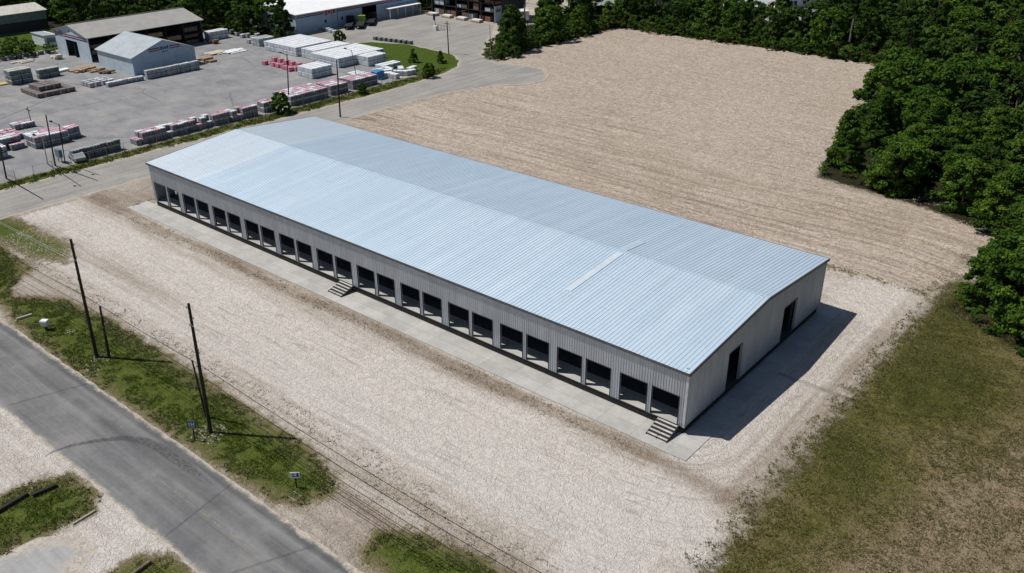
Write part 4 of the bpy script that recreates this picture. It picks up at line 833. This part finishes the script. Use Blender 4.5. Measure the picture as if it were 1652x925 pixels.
# ---------------------------------------------------------------- pallets
def pallet_mesh(name, w_, d_, h, body, cap, rg):
    mb = MB()
    for y in (-0.42, 0, 0.42): mb.box(-w_ / 2, w_ / 2, y * d_ - 0.05, y * d_ + 0.05, 0, 0.11, 2)
    mb.box(-w_ / 2 + 0.02, w_ / 2 - 0.02, -d_ / 2 + 0.02, d_ / 2 - 0.02, 0.112, h - 0.03, 0)
    j = [rg.uniform(0.0, 0.04) for _ in range(4)]
    mb.prism([(-w_ / 2, h * 0.80 + j[0]), (w_ / 2, h * 0.80 + j[1]), (w_ / 2 - 0.03, h - 0.03), (w_ / 2 * 0.5, h + j[2] * 0.5), (-w_ / 2 * 0.4, h - j[3] * 0.3), (-w_ / 2 + 0.03, h - 0.03)], -d_ / 2, d_ / 2, 'y', 1)
    for k in (-1, 1): mb.box(-w_ / 2 - 0.006, w_ / 2 + 0.006, k * d_ * 0.25 - 0.02, k * d_ * 0.25 + 0.02, 0.112, h + 0.02, 3)
    me = mb.build(name, [body, cap, LUMBERD, BLACK]); return me
def kinds(name, n, w_, d_, h, body, caps):
    out = []
    for i in range(n):
        o = pallet_mesh(name, w_, d_, h, body, caps[i % len(caps)], random); out.append(o.data); bpy.data.objects.remove(o)
    return out
K_FENCE = kinds('block_pallet', 5, 1.14, 1.2, 1.08, BLOCKG, [WRAPP, WRAPP, WRAPW, WRAPP, WRAPW]); K_PINK = K_FENCE
K_GREY = kinds('block_pallet', 3, 1.14, 1.2, 1.05, simple('mid_block', (0.36, 0.39, 0.42), 0.8, var=0.25), [simple('block_top', (0.50, 0.52, 0.54), 0.8), WRAPW])
K_WHITE = kinds('wrapped_bundle', 3, 1.34, 3.0, 1.2, BLOCKW, [WRAPW]); K_LOWG = kinds('block_pallet', 2, 1.14, 1.2, 1.0, simple('green_block', (0.13, 0.16, 0.17), 0.8, var=0.3), [simple('dull_wrap', (0.36, 0.38, 0.39), 0.6)])
K_BROWN = kinds('block_pallet', 3, 1.6, 1.5, 1.0, BROWNB, [simple('brown_top', (0.22, 0.20, 0.19), 0.8)])
K_INS = kinds('insulation_bale', 2, 1.2, 1.2, 1.0, PINKI, [simple('pink_top', (0.62, 0.28, 0.36), 0.6)]); K_TEAL = kinds('sheet_pallet', 2, 1.5, 2.4, 1.1, simple('teal_sheet', (0.15, 0.20, 0.21), 0.8, var=0.3), [simple('cream_cap', (0.50, 0.50, 0.44), 0.7)])
QUEUE = []
def put(kind, s, t, z, label, cat, group, rz=0.0, jit=0.05, me=None):
    me = me or random.choice(kind); nm = me.name.split('.')[0]
    if nm == 'block_pallet': QUEUE.append((me, (-s + random.uniform(-jit, jit), t + random.uniform(-jit, jit), z + 0.008), rz + random.uniform(-0.03, 0.03), label, cat, group)); return
    o = link(nm, me, None, (-s + random.uniform(-jit, jit), t + random.uniform(-jit, jit), z + 0.008), rz + random.uniform(-0.03, 0.03))
    o.scale = (1, 1, 1)
    return tag(o, label, cat, group)
def row(kind, s0, ds, ns, t0, dt, nt_, layers, label, cat, group, h=1.08, drop=0.0, hide=True):
    for i in range(ns):
        for j in range(nt_):
            lay = layers if random.random() > drop else layers - 1
            if drop and random.random() < 0.05: continue
            oj, ok_ = (random.uniform(-0.16, 0.16), random.uniform(-0.04, 0.04)) if layers == 2 and ns < 3 else (0, 0)
            for k in range(lay):
                if hide and k < lay - 1 and 0 < i < ns - 1 and 0 < j < nt_ - 1: continue
                wh_ = ('upper ' if k else 'lower ') if layers == 2 else ''
                if layers == 2 and ns * nt_ > 12: wh_ += 'outer ' if (i == 0 or j == 0 or i == ns - 1 or j == nt_ - 1) else 'inner '
                lb = wh_ + label
                put(kind, s0 + i * ds + oj, t0 + j * dt + ok_, k * h, lb, cat, group)
LF = 'grey block pallet with pink-white sheeting in the row along the yard fence'; GF = 'pallets in the row along the yard fence'
row(K_LOWG, 124.9, 1.3, 1, 2.6, 1.3, 7, 2, 'dull grey-green block pallet at the left end of the fence row', 'pallet', 'dull pallets at the left of the fence row', 1.0, 0.1)
row(K_FENCE, 124.8, 1.28, 2, 14.5, 1.27, 16, 2, LF, 'pallet', GF, 1.08, 0.2)
row(K_FENCE, 124.4, 1.28, 1, 35.2, 1.27, 5, 2, LF, 'pallet', GF, 1.08, 0.1); row(K_FENCE, 125.8, 1.28, 1, 33.5, 1.27, 6, 2, LF, 'pallet', GF, 1.08, 0.3)
row(K_FENCE, 124.9, 1.28, 2, 43.2, 1.27, 2, 2, LF, 'pallet', GF)
LB2 = 'grey block pallet with pink-white top in the blocks by the light poles'; GB2 = 'pallets in the blocks by the light poles'
row(K_FENCE, 124.6, 1.28, 5, 50.0, 1.27, 8, 2, LB2, 'pallet', GB2); row(K_FENCE, 124.8, 1.28, 4, 61.0, 1.27, 4, 2, LB2, 'pallet', GB2); row(K_FENCE, 125.0, 1.28, 4, 67.6, 1.27, 6, 2, LB2, 'pallet', GB2)
LPK = 'pink-topped block pallet in the clusters near the gate at far left'; GPK = 'pallets in the pink clusters at far left'
row(K_PINK, 137.4, 1.28, 3, 1.6, 1.27, 5, 2, LPK, 'pallet', GPK, 1.08, 0.05); row(K_PINK, 138.5, 1.28, 2, 8.3, 1.27, 2, 2, LPK, 'pallet', GPK); row(K_PINK, 141.8, 1.5, 3, 3.0, 1.5, 4, 1, LPK, 'pallet', GPK)
row(K_PINK, 140.0, 1.35, 3, -3.0, 1.3, 3, 2, LPK, 'pallet', GPK, 1.08, 0.3); row(K_PINK, 146.0, 1.5, 4, -4.0, 1.5, 5, 1, LPK, 'pallet', GPK); row(K_GREY, 136.5, 1.3, 2, -6.2, 1.3, 2, 2, 'grey uncovered block pallet at the left edge below the pink clusters', 'pallet', 'grey pallets below the pink clusters')
row(K_PINK, 152.5, 1.4, 2, 4.5, 1.35, 3, 1, LPK, 'pallet', GPK); row(K_PINK, 143.5, 1.35, 2, -8.0, 1.3, 3, 2, LPK, 'pallet', GPK, 1.08, 0.3)
LG = 'pale grey block pallet in the row before the pale blue gable shed'; GG = 'pallets before the gable shed'
row(K_GREY, 170.4, 1.3, 1, 43.0, 1.3, 11, 2, LG, 'pallet', GG, 1.05); row(K_GREY, 170.6, 1.3, 1, 39.8, 1.3, 2, 1, LG, 'pallet', GG); row(K_GREY, 170.8, 1.3, 1, 33.4, 1.3, 5, 1, LG, 'pallet', GG)
row(K_GREY, 173.5, 1.6, 3, 30.4, 1.6, 4, 1, 'pale grey block pallet in the loose group left of the gable shed', 'pallet', 'loose pallets left of the gable shed', 1.05)
LW = 'white-wrapped bundle in the big block of stacks left of the lawn'; GW = 'white bundles in the big block left of the lawn'
row(K_WHITE, 163.0, 1.37, 10, 82.0, 3.04, 4, 2, LW, 'bundle', GW, 1.2); row(K_WHITE, 156.0, 1.37, 4, 82.6, 3.04, 4, 2, LW, 'bundle', GW, 1.2)
row(K_WHITE, 144.2, 1.37, 8, 80.6, 3.04, 5, 2, LW, 'bundle', GW, 1.2); row(K_WHITE, 139.6, 1.42, 3, 86.3, 3.1, 2, 2, LW, 'bundle', GW, 1.2)
row(K_WHITE, 133.6, 1.5, 2, 85.6, 3.1, 2, 1, 'white-wrapped bundle standing alone right of the big white block', 'bundle', 'separate white bundles near the lawn', 1.2)
row(K_WHITE, 140.4, 1.42, 4, 69.2, 3.1, 2, 2, 'white-wrapped bundle in the small group between pink bales and light pole', 'bundle', 'small group of white bundles', 1.2)
row(K_WHITE, 131.0, 1.4, 3, 75.5, 3.1, 1, 1, 'white-wrapped bundle lying just behind the pink-topped blocks', 'bundle', 'white bundles behind the pink-topped blocks', 1.2)
for s, t in ((129.5, 82), (131, 84), (127.5, 80), (126.3, 83.5), (128.6, 86), (131.5, 81), (125.5, 80.6), (126.8, 88.0), (124.9, 85.4)):
    put(K_WHITE, s, t, 0, 'white-wrapped bundle in the loose scatter at the right end of the yard', 'bundle', 'scattered bundles at the right end of the yard', random.uniform(0, 3))
for i in range(14):
    put(K_INS, 147.5 + (13 - i) * 1.05 + random.uniform(-.2, .2), 70.4 + random.uniform(-1.2, 1.2), 0, 'deep pink insulation bale in the row in mid yard', 'bale', 'pink bales in mid yard', random.uniform(-.2, .2))
for i in range(5): put(K_INS, 149 + i * 2.4, 71.0, 1.0, 'deep pink insulation bale stacked on top in mid yard', 'bale', 'upper pink bales in mid yard')
row(K_BROWN, 173.6, 1.75, 5, 18.6, 1.75, 5, 1, 'dark brown block pallet in the group at the left of the yard', 'pallet', 'brown pallets at the left of the yard', 1.0); row(K_BROWN, 175.5, 1.75, 3, 20.0, 1.75, 3, 2, 'dark brown block pallet in the group at the left of the yard', 'pallet', 'brown pallets at the left of the yard', 1.0)
row(K_TEAL, 190.0, 1.7, 2, 20.6, 2.6, 2, 3, 'dark teal sheet pallet with a cream cap in the tall stacks at left', 'pallet', 'teal stacks at the left', 1.1, hide=False); row(K_TEAL, 191.0, 1.7, 1, 27.5, 2.6, 2, 2, 'dark teal sheet pallet in the lower stack right of the tall teal stacks', 'pallet', 'lower teal stacks', 1.1)
def pile(px, py, n, ln, mt, label, spread=3.0, rz=0.0, hgt=0.35):
    x, y = G(px, py); mb = MB()
    for k in range(n):
        a = (k - n / 2) * 0.72; b = random.uniform(-0.25, 0.25) * ln; z = (0, 0, 0.5, 0, 1)[k % 5] * hgt + k * 0.003; l = ln * random.uniform(0.6, 1)
        mb.box(a - 0.5, a + 0.5, b - l / 2, b + l / 2, z, z + hgt - 0.01)
    o = mb.build('lumber_pile', mt); o.location = (x, y, 0.01); o.rotation_euler = (0, 0, rz); tag(o, label, 'lumber pile')
pile(150, 113, 9, 3.2, LUMBER, 'brown lumber pile in front of the doorway of the tan-roofed shed', 3.2); pile(128, 116, 5, 3.5, LUMBER, 'reddish lumber pile left of the shed doorway pile', 1.8, 0.4); pile(172, 118, 5, 2.4, LUMBERD, 'dark lumber pile at the corner of the gable shed', 1.6)
pile(335, 99, 7, 3.0, LUMBER, 'pale brown crate pile right of the gable shed', 2.2, 0, 0.5); pile(352, 86, 6, 6, simple('pale_board', (0.55, 0.49, 0.38)), 'long pale boards lying right of the tan-roofed shed', 2.6, 0.1, 0.18); pile(378, 84, 6, 7, WRAPW, 'long whitish boards lying at the right of the pale boards', 2.4, 0.1, 0.2)
pile(345, 70, 5, 2.4, simple('rust_wood', (0.22, 0.12, 0.07)), 'rusty brown pile at the far right corner of the tan-roofed shed', 1.8, 0, 0.55); pile(97, 116, 3, 4, WRAPW, 'white covered boards left of the brown lumber piles', 2, 0.2, 0.3); pile(18, 135, 4, 5, YELLOW, 'yellow boards lying at the left edge of the yard', 2.5, 0, 0.2)
pile(38, 101, 4, 4, simple('pale_board2', (0.5, 0.47, 0.4)), 'pale boards lying in the upper left of the yard', 1.8, 0.2, 0.25); pile(425, 63, 4, 5, YELLOW, 'yellow boards in front of the dark trees', 2.2, 0, 0.25); pile(92, 95, 5, 2.2, simple('cream_cover', (0.6, 0.57, 0.47)), 'cream covered pile beside the doorway of the tan-roofed shed', 1.5, 0, 0.6)
for i, (px, py) in enumerate(((383, 58), (392, 61), (400, 60), (408, 64), (415, 60), (375, 54), (403, 70))): put(K_GREY, -G(px, py)[0], G(px, py)[1], 0, 'white-grey pallet in the loose line before the dark trees', 'pallet', 'loose pallets before the trees')
row(K_GREY, 181.0, 1.3, 3, 82.6, 1.3, 4, 2, 'grey pallet in the compact stack under the dark trees', 'pallet', 'compact stack under the trees', 1.05)
row(K_WHITE, 198.8, 1.5, 2, 79.6, 3.1, 2, 2, 'white bundle beyond the right end of the tan-roofed shed', 'bundle', 'bundles beyond the tan-roofed shed', 1.2)
for i, (px, py) in enumerate(((517, 47), (523, 49), (529, 51), (534, 53), (540, 55))): put(K_GREY, -G(px, py)[0], G(px, py)[1], 0, 'white crate in the short line by the long blue wall', 'crate', 'crates by the long blue wall', me=K_GREY[1])
for i in range(8): put(K_LOWG, 162.5 - i * 1.7, 108.6 + i * 0.3, 0, 'dark pallet in the line at the upper edge of the lawn', 'pallet', 'dark pallets at the lawn edge')
row(K_LOWG, 218.0, 1.4, 1, 26, 1.9, 9, 1, 'dark pallet in the low line along the back edge of the yard', 'pallet', 'low line at the back of the yard', 1.0)
x, y = G(610, 127); o = MB().box(-1.1, 1.1, -1.1, 1.1, 0, 1.7).prism([(-1.2, 1.70), (1.2, 1.70), (1.0, 1.95), (-1.0, 1.95)], -1.15, 1.15).build('tarp_stack', BLUE); o.location = (x, y, 0.01); tag(o, 'bright blue tarpaulin-covered stack at the right of the pink-topped blocks', 'covered stack')

QUEUE.sort(key=lambda q: math.hypot(q[1][0] - CAM.x, q[1][1] - CAM.y))
for me, lc, rz, lb, ct, gp in QUEUE[:292]: tag(link('block_pallet', me, None, lc, rz), lb, ct, gp)
rest = MB(); rmats = []
for me, lc, rz, lb, ct, gp in QUEUE[292:]:
    M_ = Matrix.Translation(lc) @ Matrix.Rotation(rz, 4, 'Z'); k0 = len(rest.v); rest.v += [tuple(M_ @ v.co) for v in me.vertices]
    mm = []
    for mt in me.materials:
        if mt not in rmats: rmats.append(mt)
        mm.append(rmats.index(mt))
    for p in me.polygons: rest.f.append(tuple(k0 + i for i in p.vertices)); rest.mi.append(mm[p.material_index])
if rest.v: tag(rest.build('far_pallets', rmats), 'the farthest block pallets, small, beyond the gable shed and trees', 'pallets', kind='stuff')

# ---------------------------------------------------------------- vehicles
def vehicle(kind, x, y, rz, paint, label, cat):
    o = empty(kind, (x, y, 0.015), rz, label, cat)
    if kind == 'flatbed_truck':
        MB().box(-1.15, 1.15, -6.0, 1.3, 1.0, 1.2).box(-0.45, 0.45, -5.8, 3.6, 0.7, 0.98).build('bed', STEEL, o)
        c = MB().prism([(1.6, 0.55), (4.2, 0.55), (4.25, 1.55), (3.1, 1.75), (2.8, 2.75), (1.6, 2.75)], -1.15, 1.15).build('cab', paint, o); MB().prism([(2.86, 1.8), (3.12, 1.8), (2.86, 2.6)], -1.05, 1.05).build('windscreen', GLASS, c)
        ws = [(sx, sy) for sx in (-1, 1) for sy in (-4.6, -3.3, 3.2)]; r = 0.5
    else:
        MB().prism([(-2.3, 0.35), (2.3, 0.35), (2.35, 0.85), (1.2, 0.98), (0.6, 1.45), (-1.3, 1.48), (-2.1, 1.0), (-2.35, 0.9)], -0.9, 0.9).build('body', paint, o)
        MB().prism([(0.62, 1.40), (1.12, 1.03), (-1.9, 1.03), (-1.3, 1.42)], -0.91, 0.91).build('windows', GLASS, o); ws = [(sx, sy) for sx in (-0.8, 0.8) for sy in (-1.45, 1.45)]; r = 0.34
    for sx, sy in ws: MB().tube((sx - 0.12, sy, r), (sx + 0.12, sy, r), r, r, 14).build('wheel', RUBBER, o)
for (px, py, rz, pt, lb) in ((565, 43, 0.75, BLACK, 'dark flatbed truck parked by the long blue wall, leftmost of three'), (583, 42, 0.75, simple('lime_paint', (0.35, 0.45, 0.08), 0.4), 'flatbed truck with a lime green cab parked by the blue wall'), (600, 37, 0.75, BLACK, 'dark flatbed truck nearest the dark doorway of the blue building')):
    x, y = G(px, py); vehicle('flatbed_truck', x, y, rz, pt, lb, 'truck')
x, y = G(843, 34); o = empty('box_truck', (x, y, 0), 0.9, 'white box truck half hidden in trees right of the dark store', 'truck')
MB().box(-1.2, 1.2, -4, 1.4, 0.9, 3.6).build('cargo_box', WHITE, o); c = MB().prism([(1.5, 0.5), (3.6, 0.5), (3.6, 1.5), (3.1, 2.5), (1.5, 2.6)], -1.1, 1.1).build('cab', WHITE, o); MB().prism([(3.13, 2.45), (3.62, 1.55), (3.2, 1.55)], -1, 1).build('windscreen', GLASS, c)
for sx in (-1, 1):
    for sy in (-2.8, 2.8): MB().tube((sx - .12, sy, .5), (sx + .12, sy, .5), .5, .5, 12).build('wheel', RUBBER, o)
for (px, py, rz, pt, lb) in ((1205, 40, 0.3, WHITE, 'white car parked behind the tree line, leftmost of the parked cars'), (1250, 34, 1.2, simple('silver_paint', (0.5, 0.5, 0.52), 0.3, 0.4), 'silver car parked beyond the tree line below the white house'), (1228, 22, 0.4, WHITE, 'white car parked beyond the tree line nearest the houses'), (1310, 27, 0.2, simple('teal_paint', (0.25, 0.35, 0.36), 0.4), 'pale teal car parked right of the clearing behind the trees')):
    x, y = G(px, py); vehicle('parked_car', x, y, rz, pt, lb, 'car')
def house(px, py, w_, dp, he, hr, wm, rm, rz, label):
    x, y = G(px, py); o = empty('house', (x, y, 0), rz, label, 'house')
    wl = MB().prism([(0, 0), (dp, 0), (dp, he), (dp / 2, hr), (0, he)], -w_ / 2, w_ / 2, 'x').build('wall', wm, o)
    for a in (-0.5, dp + 0.5): MB().prism([(a, he - 0.15), (dp / 2, hr + 0.02), (dp / 2, hr + 0.2), (a, he)], -w_ / 2 - .5, w_ / 2 + .5, 'x').build('roof', rm, o)
    for xx in (-w_ * .3, w_ * .05, w_ * .32): MB().box(xx, xx + 1.2, -0.04, -0.004, 1.0, 2.2).build('window', GLASS, wl)
    MB().box(-w_ * .12, -w_ * .12 + 1, -0.05, -0.004, 0, 2.1).build('door', NAVY, wl)
house(958, 24, 16, 10, 3, 5.2, BRICK, simple('grey_green_roof', (0.26, 0.29, 0.28), 0.8), 0.6, 'low house with grey-green roof beyond the field, leftmost behind the trees')
house(1060, 14, 15, 10, 3, 5.4, WHITE, SHINGLE, 0.4, 'house with grey shingle roof right of the leftmost one beyond the field'); house(1110, 4, 14, 9, 3, 5, BLUEW, GREYROOF, 0.5, 'pale house with light grey roof between the shingle-roofed ones beyond the field')
house(1200, 26, 13, 9, 3, 5.0, WHITE, simple('light_shingle', (0.4, 0.42, 0.45), 0.8), 0.5, 'house with light grey roof near the parked cars beyond the field'); house(1290, 12, 17, 12, 5, 7.5, WHITE, simple('dark_blue_roof', (0.03, 0.05, 0.07)), 0.75, 'white walled house with dark roof at the top beyond the clearing')
sheet('parking_lot', GP((1180, 46), (1260, 46), (1335, 40), (1345, 15), (1230, 10), (1170, 25)), 0.01, M_YARD, 1.5, 0.3)

# ---------------------------------------------------------------- yard poles, fence, gate
def ypole(px, py, H, label, arms=0, lamp=0, r=0.15, tp=None, mt=DARKWOOD, name='utility_pole'):
    x, y = G(px, py); ln = topfor((x, y), *tp, H) if tp else (0, 0); o = empty(name, (x, y, 0), 0, label, 'light pole' if lamp else 'utility pole'); top = Vector((ln[0], ln[1], H))
    MB().tube((0, 0, -0.3), top, r, r * 0.65, 8).build('shaft', mt, o)
    for k in range(arms): b = top * ((H - 0.7 - k * 1.1) / H); MB().box(b.x - 0.9, b.x + 0.9, b.y - 0.06, b.y + 0.06, b.z - 0.07, b.z + 0.07).build('crossarm', mt, o)
    if lamp: MB().tube(top * 0.97, top + Vector((-1.2, -0.6, 0.3)), 0.04, 0.04, 6).build('arm', STEEL, o); MB().box(top.x - 1.7, top.x - 1.1, top.y - 0.8, top.y - 0.45, H + 0.2, H + 0.4).build('lamp_head', STEEL, o)
    return o
ypole(549, 189, 12.0, 'tall dark pole at the far corner of the long warehouse roof', 0, 0, 0.17, (543, 97)); ypole(466, 169, 10.8, 'dark light pole beside the rounded tree at the fence', 0, 1, 0.15, (463, 88)); ypole(577, 134, 7.9, 'slim light pole with a lamp head by the blue tarp stack', 0, 1, 0.10, (567, 81), STEEL, 'light_pole')
ypole(724, 87, 8.6, 'utility pole with a crossarm at the right end of the lawn', 1, 0, 0.16, (721, 34)); ypole(548, 63, 8.2, 'utility pole in front of the long pale blue wall', 0, 0, 0.13, (543, 14)); ypole(10, 287, 8.5, 'dark pole at the left edge of the photo by the access road', 1, 0, 0.15, (0, 237)); ypole(89, 267, 11.0, 'dark pole near the gate with wires beside the access road', 0, 0, 0.15, (74, 186))
ypole(105, 263, 8.8, 'pole carrying a small grey transformer box beside the gate', 0, 1, 0.11, (95, 200)); ypole(77, 264, 8.2, 'slim grey pole with a lamp arm left of the gate pole', 0, 1, 0.10, (68, 222), GALV, 'light_pole'); ypole(792, 92, 8.0, 'pale pole at the end of the road before the bushes', 0, 0, 0.13, (790, 40), GALV); ypole(52, 204, 4.0, 'short dark post behind the pink-topped pallets', 1, 0, 0.1)
ypole(835, 50, 14, 'tall utility pole among the trees right of the store', 1, 0, 0.16); ypole(689, 24, 9, 'slim pole left of the dark lumber store', 0, 0, 0.12)
x, y = G(703, 49); o = empty('banner_pole', (x, y, 0), 0, 'pole with a drooping dark banner on a white block in the pavement', 'banner pole'); MB().box(-.6, .6, -.6, .6, 0, 1.3).build('block', WHITE, o); MB().tube((0, 0, 1.3), (-.4, 0, 4.6), .07, .06, 8).build('shaft', STEEL, o); MB().prism([(-.9, 3.0), (-.2, 2.6), (.1, 4.7), (-.9, 4.7)], -.06, .06, 'y').build('banner', BLACK, o)
x, y = G(714, 48); o = empty('guard_rail', (x, y, 0), 0, 'low pipe rail beside the banner pole on the pavement', 'rail')
for k in range(6): MB().tube((-3.0 + k * 1.2, 0, 0), (-3.0 + k * 1.2, 0, 1.2), .05, .05, 6).build('post', STEEL, o)
MB().tube((-3, 0, 1.2), (3, 0, 1.2), .05, .05, 6).build('top_rail', STEEL, o)
def fence(pts, label, H=1.9, gap=3.2):
    o = empty('chain_link_fence', (pts[0][0], pts[0][1], 0), 0, label, 'fence'); b0 = Vector((pts[0][0], pts[0][1], 0)); net = MB(); rail = MB(); pm = None
    for a, b in zip(pts[:-1], pts[1:]):
        a, b = Vector((*a, 0)) - b0, Vector((*b, 0)) - b0; n = max(1, round((b - a).length / gap))
        for k in range(n):
            p = a + (b - a) * k / n
            if pm is None: q = MB().tube((0, 0, 0), (0, 0, H), .045, .045, 6).build('post', GALV, o); pm = q.data
            else: q = bpy.data.objects.new('post', pm); COL.objects.link(q); q.parent = o
            q.location = p
        rail.tube(a + Vector((0, 0, H - .04)), b + Vector((0, 0, H - .04)), .03, .03, 5)
        L_ = (b - a).length; m_ = int(L_ / 0.6)
        for k in range(m_):
            p, q = a + (b - a) * k / m_, a + (b - a) * (k + 1) / m_
            net.tube(p + Vector((0, 0, .05)), q + Vector((0, 0, H - .08)), .006, .006, 3); net.tube(q + Vector((0, 0, .05)), p + Vector((0, 0, H - .08)), .006, .006, 3)
    rail.build('top_rail', GALV, o); net.build('wire_mesh', GALV, o)
fence(ST((122.2, -6), (122.0, 20), (121.7, 60), (121.6, 80), (122.4, 94)), 'galvanised chain-link fence between the access road and the pallet rows'); fence(ST((122.4, -30), (122.4, -9), (130, -9)), 'galvanised chain-link fence section by the gate at far left')
x, y = G(98, 262); o = empty('service_box', (x, y, 0), 0, 'grey-blue service cabinet on posts beside the gate pole', 'cabinet'); MB().box(-.8, .8, -.3, .3, 1.0, 2.4).build('cabinet', simple('cabinet_blue', (0.14, 0.2, 0.25)), o); MB().box(-.7, -.6, -.05, .05, 0, 1.0).box(.6, .7, -.05, .05, 0, 1.0).build('leg', STEEL, o)
x, y = G(125, 258); o = vehicle('parked_truck', x, y, 1.4, simple('van_grey', (0.35, 0.38, 0.40), 0.4), 'small grey vehicle parked at the left end of the fence row', 'vehicle')
x, y = G(1409, 130); o = MB().tube((0, 0, 0), (0, 0, 2.2), .06, .06, 6).build('marker_post', DARKWOOD); o.location = (x, y, 0); tag(o, 'thin dark marker post at the far right corner of the tan field', 'post')
